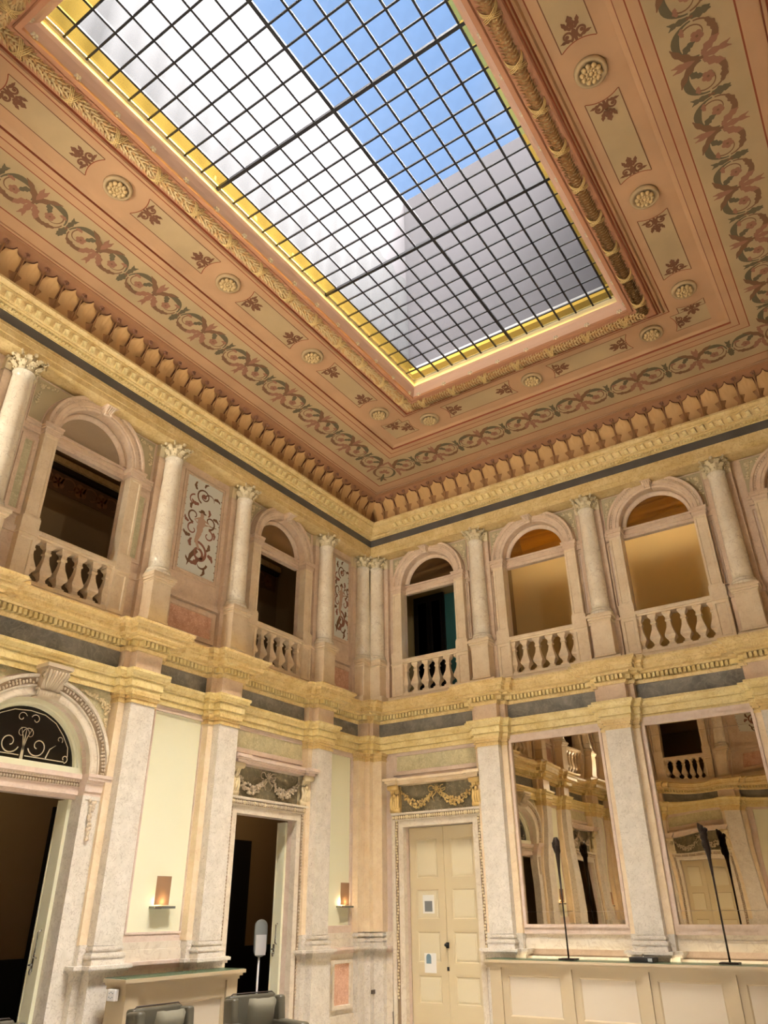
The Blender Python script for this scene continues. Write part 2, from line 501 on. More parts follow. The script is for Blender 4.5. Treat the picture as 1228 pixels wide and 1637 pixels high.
def sweep(path, prof, mats, name, parent=None, seg_m=None, **k):
    """closed sweep of profile [(offset,z)]; seg_m material index per profile segment"""
    mb = MB(); n = len(path)
    rows = [[(q.x, q.y, z) for q in offs(path, p)] for p, z in prof]
    for j in range(len(prof) - 1):
        vs = rows[j] + rows[j + 1]
        mb.add(vs, [(i, n + i, n + (i + 1) % n, (i + 1) % n) for i in range(n)], seg_m[j] if seg_m else 0)
    return mb.build(name, mats, parent, **k)
def along(path, p, pitch, fn, margin=0.0, minlen=0.12):
    """call fn(x,y,ang,k) at evenly spaced stations on each straight run (ang: local +Y points into the room)"""
    q = offs(path, p); n = len(q); k = 0
    for i in range(n):
        a, b = q[i], q[(i + 1) % n]; L = (b - a).length
        if L < minlen: continue
        d = (b - a).normalized(); inn = Vector((d.y, -d.x))
        cnt = max(1, int(round((L - 2 * margin) / pitch)))
        st = (L - 2 * margin) / cnt
        for j in range(cnt):
            c = a + d * (margin + st * (j + 0.5))
            fn(c, d, inn, k, st); k += 1
def obox(mb, c, d, inn, hw, o0, o1, z0, z1, mi=0):
    P = lambda s, o, z: (c.x + d.x * s + inn.x * o, c.y + d.y * s + inn.y * o, z)
    vs = [P(-hw, o0, z0), P(hw, o0, z0), P(hw, o1, z0), P(-hw, o1, z0), P(-hw, o0, z1), P(hw, o0, z1), P(hw, o1, z1), P(-hw, o1, z1)]
    mb.add(vs, [(0, 1, 2, 3), (7, 6, 5, 4), (0, 4, 5, 1), (1, 5, 6, 2), (2, 6, 7, 3), (3, 7, 4, 0)], mi)

RECT = [(0.0, 0.0), (W, 0.0), (W, -LR), (0.0, -LR)]

# lower entablature with breaks over every pilaster
PW = 0.215
br = {w: [(c - PW - 0.02, c + PW + 0.02, 0.36) for c in d['cols']] for w, d in WALLS.items()}
br2 = {w: [x for c in d['cols'] for x in ((c - PW - 0.13, c - PW - 0.02, 0.22), (c - PW - 0.02, c + PW + 0.02, 0.36), (c + PW + 0.02, c + PW + 0.13, 0.22))] for w, d in WALLS.items()}
def path_multi(brk, c_off, c_u, base):
    # merges touching breaks into steps
    pts = []
    for w, sgn in [('right', 1), ('east', 1), ('south', -1), ('left', -1)]:
        T = TW[w][0]; ln = TW[w][3]
        segs = sorted([(0, c_u, c_off)] + list(brk.get(w, [])) + [(ln - c_u, ln, c_off)])
        loc = []; cur = None
        for a, b, off in segs:
            if a > 0:
                if cur is None or a - cur[0] > 1e-4: loc += ([(cur[0], base)] if cur else []) + [(a, base)]
                loc += [(a, off)]
            if b < ln: loc += [(b, off)]
            cur = (b, off)
        if sgn < 0: loc = loc[::-1]
        pts += [T(u, o, 0)[:2] for u, o in loc]
        pts.append({'right': (W - c_off, -c_off), 'east': (W - c_off, -LR + c_off),
                    'south': (c_off, -LR + c_off), 'left': (c_off, -c_off)}[w])
    out = []
    for p in pts:
        if not out or (abs(p[0] - out[-1][0]) + abs(p[1] - out[-1][1])) > 1e-5: out.append(p)
    return out
P_LOW = path_multi(br2, 0.34, 0.42, 0.10)
arch_prof = [(0.0, 4.39), (0.025, 4.39), (0.025, 4.465), (0.01, 4.47), (0.05, 4.48), (0.05, 4.585), (0.035, 4.59), (0.075, 4.60), (0.075, 4.63), (0.09, 4.65), (0.12, 4.68), (0.12, 4.72), (0.0, 4.73)]
tr1 = sweep(P_LOW, arch_prof, ['siena_lt'], 'trim_1', kind='structure')
fr = sweep(P_LOW, [(0.0, 4.72), (0.0, 5.01)], ['frieze', 'pinkm'], 'frieze_band', tr1)
# pinkish blocks over the pilasters, grey between
nfr = len(P_LOW)
mi = []
for i in range(nfr):
    a = Vector(P_LOW[i]); b = Vector(P_LOW[(i + 1) % nfr]); mi.append(0 if (b - a).length > 0.6 else 1)
fr.data.polygons.foreach_set('material_index', mi)
corn_prof = [(0.0, 5.00), (0.03, 5.00), (0.05, 5.04), (0.05, 5.055), (0.03, 5.058), (0.03, 5.145), (0.13, 5.15), (0.15, 5.17), (0.15, 5.18), (0.24, 5.19),
             (0.24, 5.26), (0.26, 5.27), (0.27, 5.31), (0.32, 5.34), (0.32, 5.38), (0.0, 5.40), (-0.3, 5.40)]
tr2 = sweep(P_LOW, corn_prof, ['siena'], 'trim_2', kind='structure')
dmb = MB()
along(P_LOW, 0.03, 0.075, lambda c, d, inn, k, st: obox(dmb, c, d, inn, st * 0.30, 0, 0.09, 5.062, 5.142))
dd = dmb.build('dentils', ['siena_lt'], tr2, kind='stuff')
P_PL = path_multi(br, 0.40, 0.68, 0.16)
tr3 = sweep(P_PL, [(0.03, 5.38), (0.03, 5.50), (0.0, 5.52), (-0.4, 5.52)], ['peach'], 'trim_3', kind='structure')

# upper entablature (straight) and crown
E0 = 0.44
up_prof = [(0.0, 8.74), (0.10, 8.74), (0.10, 8.725), (E0 - 0.07, 8.725), (E0 - 0.07, 8.70), (E0 - 0.0, 8.70), (E0 - 0.0, 8.785), (E0 - 0.012, 8.79), (E0 + 0.008, 8.80), (E0 + 0.008, 8.90), (E0 + 0.012, 8.905), (E0 + 0.0, 8.91), (E0 + 0.0, 8.97)]
tr4 = sweep(RECT, up_prof, ['siena'], 'trim_4', kind='structure')
sweep(RECT, [(E0 - 0.005, 8.965), (E0 - 0.005, 9.145)], ['slate'], 'dark_band', tr4)
crown = [(E0 - 0.01, 9.14), (E0 + 0.01, 9.142), (E0 + 0.01, 9.155), (E0 + 0.05, 9.155), (E0 + 0.05, 9.195), (E0 + 0.08, 9.20), (E0 + 0.10, 9.21), (E0 + 0.10, 9.225), (E0 + 0.13, 9.24),
         (E0 + 0.19, 9.32), (E0 + 0.22, 9.335), (E0 + 0.22, 9.35), (E0 + 0.25, 9.36), (E0 + 0.29, 9.385), (E0 + 0.29, 9.42), (E0 + 0.27, 9.425), (0.35, 9.43)]
sweep(RECT, crown, ['siena'], 'crown_moulding', tr4)
bmb = MB()
along(RECT, E0 + 0.05, 0.058, lambda c, d, inn, k, st: obox(bmb, c, d, inn, st * 0.32, 0, 0.028, 9.158, 9.192), margin=0.5)
bmb.build('bead_row', ['siena_lt'], tr4, kind='stuff')
# leaf-and-dart elements on the cyma
lf = MB()
lf.add([(-0.045, 0, 0), (0.03, 0, 0), (0.045, 0.055, 0.085), (-0.02, 0.075, 0.095), (-0.04, 0.045, -0.020), (0.03, 0.055, -0.020), (0.045, 0.10, 0.045), (-0.02, 0.12, 0.055)],
       [(0, 1, 2, 3), (4, 7, 6, 5), (0, 4, 5, 1), (1, 5, 6, 2), (2, 6, 7, 3), (3, 7, 4, 0)])
lfm = lf.mesh('cornice_leaf', ['siena_lt'])
rest = MB(); cnt = [0]
def leaf_fn(c, d, inn, k, st):
    vis = (abs(c.y) < 0.8 and c.x < W) or (c.x < 0.8)
    ang = math.atan2(inn.y, inn.x) - PI / 2
    if vis and cnt[0] < 300:
        cnt[0] += 1
        o = bpy.data.objects.new('cornice_leaf', lfm); col.objects.link(o); o.parent = tr4
        o.location = (c.x, c.y, 9.235); o.rotation_euler = (0, 0, ang)
    else:
        ca, sa = math.cos(ang), math.sin(ang)
        rest.add([(c.x + x * ca - y * sa, c.y + x * sa + y * ca, 9.235 + z) for x, y, z in lf.v], lf.f)
along(RECT, E0 + 0.12, 0.155, leaf_fn, margin=0.6)
rest.build('cornice_leaves_behind', ['siena_lt'], tr4, kind='stuff')

# ------------------------------------------------------------------ ceiling
g = 0.012
ceil_prof = [(0.30, 9.43), (0.50, 9.44), (0.52, 9.60), (0.58, 9.76), (0.70, 9.90), (0.84, 9.985), (0.90, 10.0),
             (0.905, 10.0 + g), (0.925, 10.0 + g), (0.93, 10.0), (0.96, 10.0), (0.965, 10.0 + g), (0.98, 10.0 + g), (0.985, 10.0),
             (1.19, 10.0), (1.21, 10.0), (2.025, 10.0), (2.04, 10.0), (2.155, 10.0), (2.17, 10.0), (2.27, 10.0), (2.28, 10.03), (2.32, 10.05), (2.34, 10.055),
             (3.04, 10.055), (3.055, 10.055), (3.10, 10.05), (3.12, 10.0), (3.14, 9.99), (3.155, 10.01), (3.175, 9.99), (3.19, 9.965), (3.21, 9.985), (3.225, 9.96), (3.25, 9.95),
             (3.49, 9.95), (3.50, 9.97), (3.515, 9.94), (3.57, 9.94), (3.575, 9.98), (3.60, 10.03), (3.64, 10.09), (3.68, 10.12), (3.68, 10.135), (3.665, 10.14), (3.665, 10.26), (3.60, 10.27)]
cm = []
for j in range(len(ceil_prof) - 1):
    p, z = ceil_prof[j]
    if p < 0.88: mcol = 3
    elif p in (0.905, 0.965): mcol = 1
    elif p == 1.19 or p == 2.155 or p == 2.27 or p == 3.04: mcol = 1
    elif p == 1.21: mcol = 2
    elif p == 2.025: mcol = 1
    elif p in (3.155, 3.19): mcol = 1
    elif 3.575 <= p < 3.67 and z < 10.12: mcol = 4
    elif z >= 10.12 and p > 3.6: mcol = 5
    elif p > 3.2: mcol = 6
    else: mcol = 0
    cm.append(mcol)
M['orange2'] = plain('pinkish_terracotta_moulding', (172, 122, 90), 0.6)
ceiling = sweep(RECT, ceil_prof, ['orange', 'orange_d', 'olive', 'covebr', 'pinkcove', 'whitefas', 'orange2'], 'ceiling', seg_m=cm, kind='structure')
# roof slab over the ceiling closes it from daylight
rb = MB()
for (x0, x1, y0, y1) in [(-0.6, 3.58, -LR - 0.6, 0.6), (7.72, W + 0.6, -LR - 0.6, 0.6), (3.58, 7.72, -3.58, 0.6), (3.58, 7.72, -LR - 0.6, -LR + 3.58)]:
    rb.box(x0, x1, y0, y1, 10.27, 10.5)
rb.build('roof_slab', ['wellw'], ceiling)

def frame_xy(d, s):
    """ring station: side and coordinate"""
def ring_place(o, side, d, s, z):
    # side: 'left','right','east','south' ; s coordinate along wall u
    o.location = TW[side][0](s, d, z); o.rotation_euler = (0, 0, TW[side][2])
    return o
def ring_stations(d, pitch, sides=('left', 'right', 'east', 'south'), margin=0.0, first=None):
    for w in sides:
        ln = TW[w][3]; a = d + margin; b = ln - d - margin
        n = max(1, int(round((b - a) / pitch))); st = (b - a) / n
        for i in range(n): yield w, a + st * (i + 0.5), i

# acanthus leaves on the cove (local: x along wall, y into the room, z up)
COVE = [(9.40, 0.50), (9.44, 0.50), (9.60, 0.52), (9.76, 0.58), (9.90, 0.70), (9.985, 0.84), (10.1, 0.95)]
def cove_o(z):
    for (a, p), (b, q) in zip(COVE, COVE[1:]):
        if z <= b: return p + (q - p) * (z - a) / (b - a)
    return 0.95
def leaf_mesh(name, w, h, mat, bulge=0.10, ribs=9, lobes=9, lift=0.03):
    mb = MB(); nu, nv = 20, 8
    lobes = 4.5
    P = []
    nv = 12
    for j in range(nv + 1):
        t = j / nv
        if t < 0.66: half = w * math.sqrt(1 - 0.84 * ((0.66 - t) / 0.66) ** 2)
        else: half = w * max(0.0005, 1 - ((t - 0.66) / 0.345) ** 2.6) ** 0.42
        for i in range(nu + 1):
            s_ = -1 + 2 * i / nu
            x = s_ * half
            dz_ = t - 0.45
            ang = math.atan2(x / w, dz_ + 1e-6)
            edge = max(abs(s_) if t > 0.2 else 0, (t - 0.5) * 2 if t > 0.5 else 0)
            k_ = 1 + 0.055 * edge ** 3 * math.cos(ang * 7)
            z = h * (0.45 + dz_ * k_); x *= k_
            y = cove_o(9.44 + z) - 0.53 + lift + bulge * t ** 2.0 - 0.02 * s_ * s_ + 0.013 * math.cos(ang * 7) * (0.2 + t * 0.8) * (0.3 + 0.7 * abs(s_))
            P.append((x, y, z))
    n = nu + 1
    mb.add(P, [(j * n + i, j * n + i + 1, (j + 1) * n + i + 1, (j + 1) * n + i) for j in range(nv) for i in range(nu)], 0, True)
    return mb.mesh(name, [mat])
aleaf = leaf_mesh('acanthus_leaf', 0.152, 0.46, 'acan', 0.05, lift=0.045)
alow = leaf_mesh('acanthus_leaf_small', 0.12, 0.26, 'acand', 0.03, lift=0.02)
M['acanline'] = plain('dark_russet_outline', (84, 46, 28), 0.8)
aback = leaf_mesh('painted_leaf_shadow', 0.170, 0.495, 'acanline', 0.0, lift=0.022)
bud = MB()
bud.tube([(0, 0.03, 0.0), (0.0, 0.10, 0.25), (0.0, 0.17, 0.40)], [0.012, 0.010, 0.012], 5, 0)
for a in range(5):
    an = a / 5 * 2 * PI
    bud.blob((0.026 * math.cos(an), 0.20, 0.44 + 0.026 * math.sin(an)), 0.02, (1, 1.2, 1), 1, 5, 3)
bud.blob((0, 0.19, 0.44), 0.016, (1, 1, 1), 0, 5, 3)
budm = bud.mesh('acanthus_bud', ['acand', 'leafp'])
for w, u, i in ring_stations(0.62, 0.322):
    o = mk('acanthus_leaf', aleaf, ceiling); ring_place(o, w, 0.53, u, 9.44)
    o = mk('painted_leaf_shadow', aback, ceiling); ring_place(o, w, 0.53, u, 9.44)
    o = mk('acanthus_leaf_small', alow, ceiling); ring_place(o, w, 0.55, u + 0.161, 9.44)
    o = mk('acanthus_bud', budm, ceiling); ring_place(o, w, 0.60, u + 0.161, 9.50)

# ---- painted scrollwork (flat print 2 mm below the ceiling); local plane: x along, y across
def arcpts(cx, cy, r0, r1, a0, a1, n=12):
    return [(cx + (r0 + (r1 - r0) * i / n) * math.cos(a0 + (a1 - a0) * i / n), cy + (r0 + (r1 - r0) * i / n) * math.sin(a0 + (a1 - a0) * i / n)) for i in range(n + 1)]
def taper(n, w0, w1, peak=None, wp=0.0):
    out = []
    for i in range(n + 1):
        t = i / n
        v = w0 + (w1 - w0) * t
        if peak is not None: v += wp * math.exp(-((t - peak) / 0.22) ** 2)
        out.append(v)
    return out
class Flat(MB):
    """2-D drawing laid on a plane; x,y -> (x, y, 0)"""
    def stroke(s, pts, ws, mi=0, lvl=0.0):
        n = len(pts)
        A = []; B = []
        for i in range(n):
            p = Vector(pts[i]); d = Vector(pts[min(i + 1, n - 1)]) - Vector(pts[max(i - 1, 0)])
            d.normalize(); nn = Vector((-d.y, d.x)); w = ws[i] if hasattr(ws, '__len__') else ws
            A.append(p + nn * w / 2); B.append(p - nn * w / 2)
        s.add([(q.x, q.y, -lvl) for q in A] + [(q.x, q.y, -lvl) for q in B], [(i, i + 1, n + i + 1, n + i) for i in range(n - 1)], mi)
    def leaf(s, p, ang, L, wd, mi=0, lvl=0.0, curl=0.6, lobes=3):
        pts = []; ws = []
        n = 10; a = ang; x, y = p
        for i in range(n + 1):
            t = i / n
            pts.append((x, y)); 
            ws.append(wd * (math.sin(PI * min(1, t * 0.93 + 0.05)) ** 0.8) * (1 + 0.28 * math.sin(t * PI * 2 * lobes)) + 0.004)
            a += curl / n; x += L / n * math.cos(a); y += L / n * math.sin(a)
        s.stroke(pts, ws, mi, lvl)
    def flower(s, c, r, mi=0, mi2=1, lvl=0.0, k=5):
        for i in range(k):
            a = 2 * PI * i / k
            q = (c[0] + r * 0.55 * math.cos(a), c[1] + r * 0.55 * math.sin(a))
            s.disc(q, r * 0.46, mi, lvl, 8)
        s.disc(c, r * 0.22, mi2, lvl + 0.001, 6)
    def disc(s, c, r, mi=0, lvl=0.0, n=12):
        s.add([(c[0] + r * math.cos(2 * PI * i / n), c[1] + r * math.sin(2 * PI * i / n), -lvl) for i in range(n)], [tuple(range(n))], mi)
def scroll_half(sx):
    f = Flat()
    def X(p): return (p[0] * sx, p[1])
    H = 0.26
    # star node at (0,0), curl node at (0.52,0); +y is the inner (skylight) side
    dl = 0.0 if sx > 0 else 0.0004
    def st(pts, ws, mi, lvl): f.stroke([X(p) for p in pts], ws, mi, lvl + dl)
    c = (0.27, -0.01); r = 0.205
    st(arcpts(c[0], c[1], r + 0.03, r, PI * 0.98, PI * 0.02, 16), taper(16, 0.016, 0.018, 0.55, 0.075), 0, 0.001)      # inner green arc
    st(arcpts(c[0], c[1], r, r - 0.015, PI * 1.02, PI * 1.98, 16), taper(16, 0.03, 0.018, 0.35, 0.050), 1, 0.0015)     # outer brown arc
    st(arcpts(c[0] + 0.02, c[1] + 0.01, 0.16, 0.06, PI * 0.30, -PI * 0.75, 12), taper(12, 0.02, 0.008), 1, 0.002)
    f.flower(X((c[0] + 0.0, c[1] - 0.01)), 0.075, 2, 1, 0.003)
    def lf_(p, a, L, wd, mi, lvl, cu):
        lvl += dl + len(f.v) * 1e-6
        if sx > 0: f.leaf(p, a, L, wd, mi, lvl, cu)
        else: f.leaf(X(p), PI - a, L, wd, mi, lvl, -cu)
    lf_((0.10, 0.15), -0.1, 0.20, 0.075, 0, 0.002, -1.4)       # green lobe
    lf_((0.44, 0.10), PI * 0.75, 0.11, 0.05, 2, 0.0025, 1.4)
    lf_((0.05, -0.08), -0.9, 0.16, 0.045, 2, 0.003, 0.7)
    lf_((0.0, 0.0), PI * 0.40, 0.40, 0.075, 1, 0.0035, -0.85)   # star leaves, inner side
    lf_((0.0, 0.0), PI * 0.48, 0.32, 0.06, 2, 0.0030, -0.1)
    lf_((0.0, 0.0), -PI * 0.42, 0.33, 0.06, 2, 0.0035, -0.7)    # outer side
    lf_((0.02, -0.02), -PI * 0.20, 0.26, 0.09, 2, 0.0040, -0.6)
    lf_((0.52, 0.0), PI * 0.60, 0.24, 0.05, 0, 0.0035, -0.9)  # bud at the curl node
    lf_((0.52, 0.0), -PI * 0.56, 0.22, 0.09, 0, 0.0040, 0.5)
    lf_((0.42, -0.14), PI * 1.20, 0.22, 0.075, 1, 0.0040, -0.6)
    if sx > 0:
        f.stroke([(0.505, 0), (0.535, 0)], 0.07, 1, 0.006)
        f.stroke([(-0.02, 0.0), (0.02, 0.0)], 0.05, 1, 0.006)
    return f.mesh('painted_scroll', ['leafg', 'leafb', 'leafp'])
sA, sB = scroll_half(1), scroll_half(-1)
for w in TW:
    ln = TW[w][3]; a = 1.635 + 0.26; b = ln - 1.635 - 0.26
    n = 2 * int(round((b - a) / 1.04)); st = (b - a) / n
    for i in range(n):
        # local +x is -u on improper walls; mirror pairs make that irrelevant
        even = i % 2 == 0
        me = (sA if even else sB)
        uu = a + st * i if even else a + st * (i + 1)
        if TW[w][4] < 0: me = sB if even else sA
        o = mk('painted_scroll', me, ceiling); ring_place(o, w, 1.635, uu, 9.998); o.scale = (st / 0.52, 1, 1)
# corner piece
cf = Flat()
for s_ in (1, -1):
    cf.stroke(arcpts(0, 0, 0.24, 0.2, PI / 2, PI / 2 + s_ * PI, 14), taper(14, 0.02, 0.02, 0.5, 0.04), 0 if s_ > 0 else 1, 0.001)
    cf.leaf((0.0, -0.2), -PI / 2 + s_ * 0.5, 0.16, 0.05, 1, 0.002, s_ * 0.6)
cf.leaf((0, -0.05), -PI / 2, 0.34, 0.06, 0, 0.003, 0)
cf.flower((0.06, 0.02), 0.06, 2, 1, 0.003); cf.flower((-0.07, 0.02), 0.05, 2, 1, 0.003)
cf.leaf((0, 0.0), PI / 2 - 0.4, 0.14, 0.05, 2, 0.003, 0.4); cf.leaf((0, 0.0), PI / 2 + 0.4, 0.14, 0.05, 2, 0.003, -0.4)
cfm = cf.mesh('painted_corner_scroll', ['leafg', 'leafb', 'leafp'])
CORN = [((0, 0), (1, -1)), ((W, 0), (-1, -1)), ((W, -LR), (-1, 1)), ((0, -LR), (1, 1))]
for (cx, cy), (sx, sy) in CORN:
    o = mk('painted_corner_scroll', cfm, ceiling)
    o.location = (cx + sx * 1.62, cy + sy * 1.62, 9.998); o.rotation_euler = (0, 0, math.atan2(sy, sx) - PI / 2)

# ---- coffer ring: olive fields with palmettes, medallions between
pal = Flat()
def palmette(f):
    # tip towards +x, curved base at x=0
    f.stroke([(0.0 + 0.06 * (1 - (y / 0.20) ** 2), y) for y in [-.20 + .4 * i / 12 for i in range(13)]], 0.012, 1, 0.002)
    for s_ in (1, -1):
        f.stroke(arcpts(0.14, s_ * 0.085, 0.07, 0.025, -s_ * PI * 0.9, s_ * PI * 0.9, 14), taper(14, 0.03, 0.02), 0, 0.003)
        f.disc((0.145, s_ * 0.085), 0.024, 0, 0.004, 8)
        f.leaf((0.08, s_ * 0.03), s_ * 1.2, 0.15, 0.035, 0, 0.003, s_ * 0.4)
        f.leaf((0.20, s_ * 0.02), s_ * 0.8, 0.14, 0.045, 0, 0.003, -s_ * 0.5)
    f.leaf((0.06, 0), 0, 0.16, 0.05, 0, 0.004, 0)
    f.leaf((0.20, 0), 0, 0.16, 0.075, 0, 0.005, 0)
palmette(pal)
palm = pal.mesh('painted_palmette', ['pout', 'orange_d'])
CD = 2.72   # centre line of coffer ring
CW = 0.205  # half width of olive field
med = MB()
med.lathe([(0.0, -0.022), (0.135, -0.022), (0.145, -0.045), (0.165, -0.05), (0.185, -0.04), (0.19, 0.0)], 24)
for i in range(10):
    a = 2 * PI * i / 10
    med.blob((0.098 * math.cos(a), 0.098 * math.sin(a), -0.055), 0.034, (1, 1, 1.0), 1, 6, 4); med.blob((0.05 * math.cos(a + .3), 0.05 * math.sin(a + .3), -0.06), 0.022, (1, 1, 1.0), 1, 6, 4)
    med.tube([(0.04 * math.cos(a), 0.04 * math.sin(a), -0.04), (0.07 * math.cos(a + .4), 0.07 * math.sin(a + .4), -0.06), (0.12 * math.cos(a + .1), 0.12 * math.sin(a + .1), -0.045)], [0.012, 0.014, 0.008], 5, 1)
med.blob((0, 0, -0.045), 0.035, (1, 1, 1), 1)
medm = med.mesh('medallion', ['olive', 'goldst'])
def olive_field(w, u0, u1, cap0=True, cap1=True):
    mb = wmb(w); z = 10.052
    n = 8
    pts = []
    ys = [-CW + 2 * CW * i / n for i in range(n + 1)]
    L_ = [(u0 + (0.06 * (1 - (y / CW) ** 2) if cap0 else 0), CD + y) for y in ys]
    R_ = [(u1 - (0.06 * (1 - (y / CW) ** 2) if cap1 else 0), CD + y) for y in reversed(ys)]
    loop = L_ + R_
    m_ = len(loop)
    mb.add([(p[0], p[1], z) for p in loop], [tuple(range(m_))], 0)
    # outline along the long sides
    for y in (-CW, CW):
        mb.add([(u0, CD + y - 0.006, z - 0.002), (u1, CD + y - 0.006, z - 0.002), (u1, CD + y + 0.006, z - 0.002), (u0, CD + y + 0.006, z - 0.002)], [(0, 1, 2, 3)], 1)
    o = mb.build('olive_field', ['olive', 'pout'], ceiling)
for w in TW:
    ln = TW[w][3]; npos = 3 if ln < 12 else 5
    a = 3.43; b = ln - 3.43; st = (b - a) / (npos - 1) if npos > 1 else 0
    pos = [a + st * i for i in range(npos)]
    sg = TW[w][4]
    for p in pos:
        o = mk('medallion', medm, ceiling); ring_place(o, w, CD, p, 10.055)
    rr = TW[w][2]
    for i in range(npos - 1):
        u0, u1 = pos[i] + 0.36, pos[i + 1] - 0.36
        olive_field(w, u0, u1)
        for u, dr in ((u0, 1), (u1, -1)):
            o = mk('painted_palmette', palm, ceiling); ring_place(o, w, CD, u, 10.051)
            if dr * sg < 0: o.rotation_euler[2] += PI
    # corner arms
    ca_ = CD - CW if w in ('right', 'south') else CD + CW
    for u0, u1, dr in ((ca_, a - 0.36, -1), (b + 0.36, ln - ca_, 1)):
        olive_field(w, u0, u1, dr > 0, dr < 0)
        o = mk('painted_palmette', palm, ceiling); ring_place(o, w, CD, u1 if dr < 0 else u0, 10.050)
        o.scale = (0.82, 0.95, 1)
        if dr * sg < 0: o.rotation_euler[2] += PI

# ---- garland torus
gm = MB()
GR = 0.085
gpath = offs(RECT, 3.37)
def garland(mb):
    rnd = random.Random(3)
    for i in range(4):
        a = gpath[i]; b = gpath[(i + 1) % 4]; L = (b - a).length; d = (b - a).normalized(); inn = Vector((d.y, -d.x))
        n = int(L / 0.045)
        for j in range(n):
            c = a + d * (L * (j + 0.5) / n)
            for k in range(7):
                an = PI + PI * (k + 0.5 * (j % 2)) / 6.5 + rnd.uniform(-.1, .1)
                r = GR * 0.75
                p = Vector((c.x + inn.x * r * math.cos(an), c.y + inn.y * r * math.cos(an), 9.955 + r * math.sin(an)))
                tip = p + Vector((inn.x * math.cos(an), inn.y * math.cos(an), math.sin(an))) * 0.045 + Vector((d.x, d.y, 0)) * 0.045 * (1 if k % 2 else 0.6)
                sd = Vector((inn.x * -math.sin(an), inn.y * -math.sin(an), math.cos(an))) * 0.026
                back = p - Vector((d.x, d.y, 0)) * 0.02
                mb.add([back, p + sd, tip, p - sd], [(0, 1, 2), (0, 2, 3)], rnd.choice((0, 0, 1)))
garland(gm)
gm.build('leaf_garland', ['goldst', 'acan'], ceiling, kind='stuff')
gc = MB()
P4 = [Vector((q.x, q.y, 9.955)) for q in gpath]
for i in range(4):
    gc.tube([P4[i], P4[(i + 1) % 4]], GR * 0.8, 10, 0)
gc.build('garland_core', ['acand'], ceiling)
rib = MB()
for s_ in (1, -1):
    for q in (-0.02, 0.0, 0.02):
        pts = []
        for i in range(9):
            an = PI + PI * i / 8
            pts.append((s_ * (-0.07 + 0.14 * i / 8) + q, (GR + 0.02) * math.cos(an), (GR + 0.022) * math.sin(an)))
        rib.tube(pts, 0.006, 4, 0)
ribm = rib.mesh('gilded_ribbon', ['gold'])
for w, u, i in ring_stations(3.37, 0.66):
    o = mk('gilded_ribbon', ribm, ceiling); ring_place(o, w, 3.37, u, 9.955)
# ---- rosettes in the pink cove
ro = MB()
for i in range(6):
    a = 2 * PI * i / 6
    ro.blob((0.034 * math.cos(a), 0.0, 0.034 * math.sin(a)), 0.022, (1, 0.8, 1), 0, 6, 4)
ro.blob((0, 0.012, 0), 0.018, (1, 1, 1), 1, 6, 4)
rom = ro.mesh('rosette', ['silverst', 'stucco'])
for w in TW:
    ln = TW[w][3]; a, b = 3.70, ln - 3.70; n = int(round((b - a) / 0.53)); st = (b - a) / n
    for i in range(n + 1):
        o = mk('rosette', rom, ceiling); ring_place(o, w, 3.565, a + st * i, 9.985)
        o.rotation_euler = (math.radians(-55) , 0, TW[w][2] ); o.rotation_mode = 'XYZ'

# ------------------------------------------------------------------ skylight
sky = thing('skylight', 'long glazed skylight of clear and amber panes in a black iron grid', 'skylight', (0, 0, 0))
GX0, GX1 = 3.60, W - 3.55
GXS = [3.60] + [3.895 + 0.2925 * k for k in range(13)] + [7.70]
GYS = [-3.60] + [-3.94 - 0.2983 * k for k in range(25)] + [-LR + 3.60]
GZ = 10.262
pm = {}
npan = 0
cells = []
for i in range(len(GXS) - 1):
    for j in range(len(GYS) - 1):
        cells.append((i, j))
# largest in the photograph first: nearest to the camera
cells.sort(key=lambda c: (GXS[c[0]] - 9.2) ** 2 + (GYS[c[1]] + 13.0) ** 2)
far = {0: MB(), 1: MB()}
for k, (i, j) in enumerate(cells):
    x0, x1 = GXS[i], GXS[i + 1]; y0, y1 = GYS[j], GYS[j + 1]
    yel = i in (0, len(GXS) - 2) or j in (0, len(GYS) - 2)
    hx, hy = (x1 - x0) / 2, abs(y1 - y0) / 2
    if k < 300:
        key = (round(hx, 3), round(hy, 3), yel)
        if key not in pm:
            mb = MB(); mb.add([(-hx, -hy, 0), (hx, -hy, 0), (hx, hy, 0), (-hx, hy, 0)], [(0, 1, 2, 3)])
            pm[key] = mb.mesh('pane', ['paney' if yel else 'pane'])
        o = mk('pane', pm[key], sky, ((x0 + x1) / 2, (y0 + y1) / 2, GZ))
    else:
        far[1 if yel else 0].add([(x0, y0, GZ), (x1, y0, GZ), (x1, y1, GZ), (x0, y1, GZ)], [(0, 1, 2, 3)])
far[0].build('far_panes', ['pane'], sky, kind='stuff')
far[1].build('far_amber_panes', ['paney'], sky, kind='stuff')
for i, x in enumerate(GXS):
    w_ = 0.034 if i in (7,) else 0.020
    hgt = 0.05 if i != 7 else 0.07
    w_ *= 1.35; mb = MB(); mb.box(x - w_ / 2, x + w_ / 2, GYS[-1], GYS[0], GZ - hgt * 0.5, GZ - 0.001)
    mb.build('glazing_bar', ['bars'], sky)
for j, y in enumerate(GYS):
    hv = (j - 1) % 8 == 0 and 1 < j < 25
    w_ = 0.034 if hv else 0.018
    w_ *= 1.35; mb = MB(); mb.box(GXS[0], GXS[-1], y - w_ / 2, y + w_ / 2, GZ - (0.045 if hv else 0.022), GZ - 0.002)
    mb.build('cross_bar', ['bars'], sky)
# pale steel edge angle around the glass
sweep([(0, 0), (W, 0), (W, -LR), (0, -LR)], [(3.66, 10.245), (3.70, 10.245), (3.70, 10.255)], ['chrome'], 'edge_angle', sky)

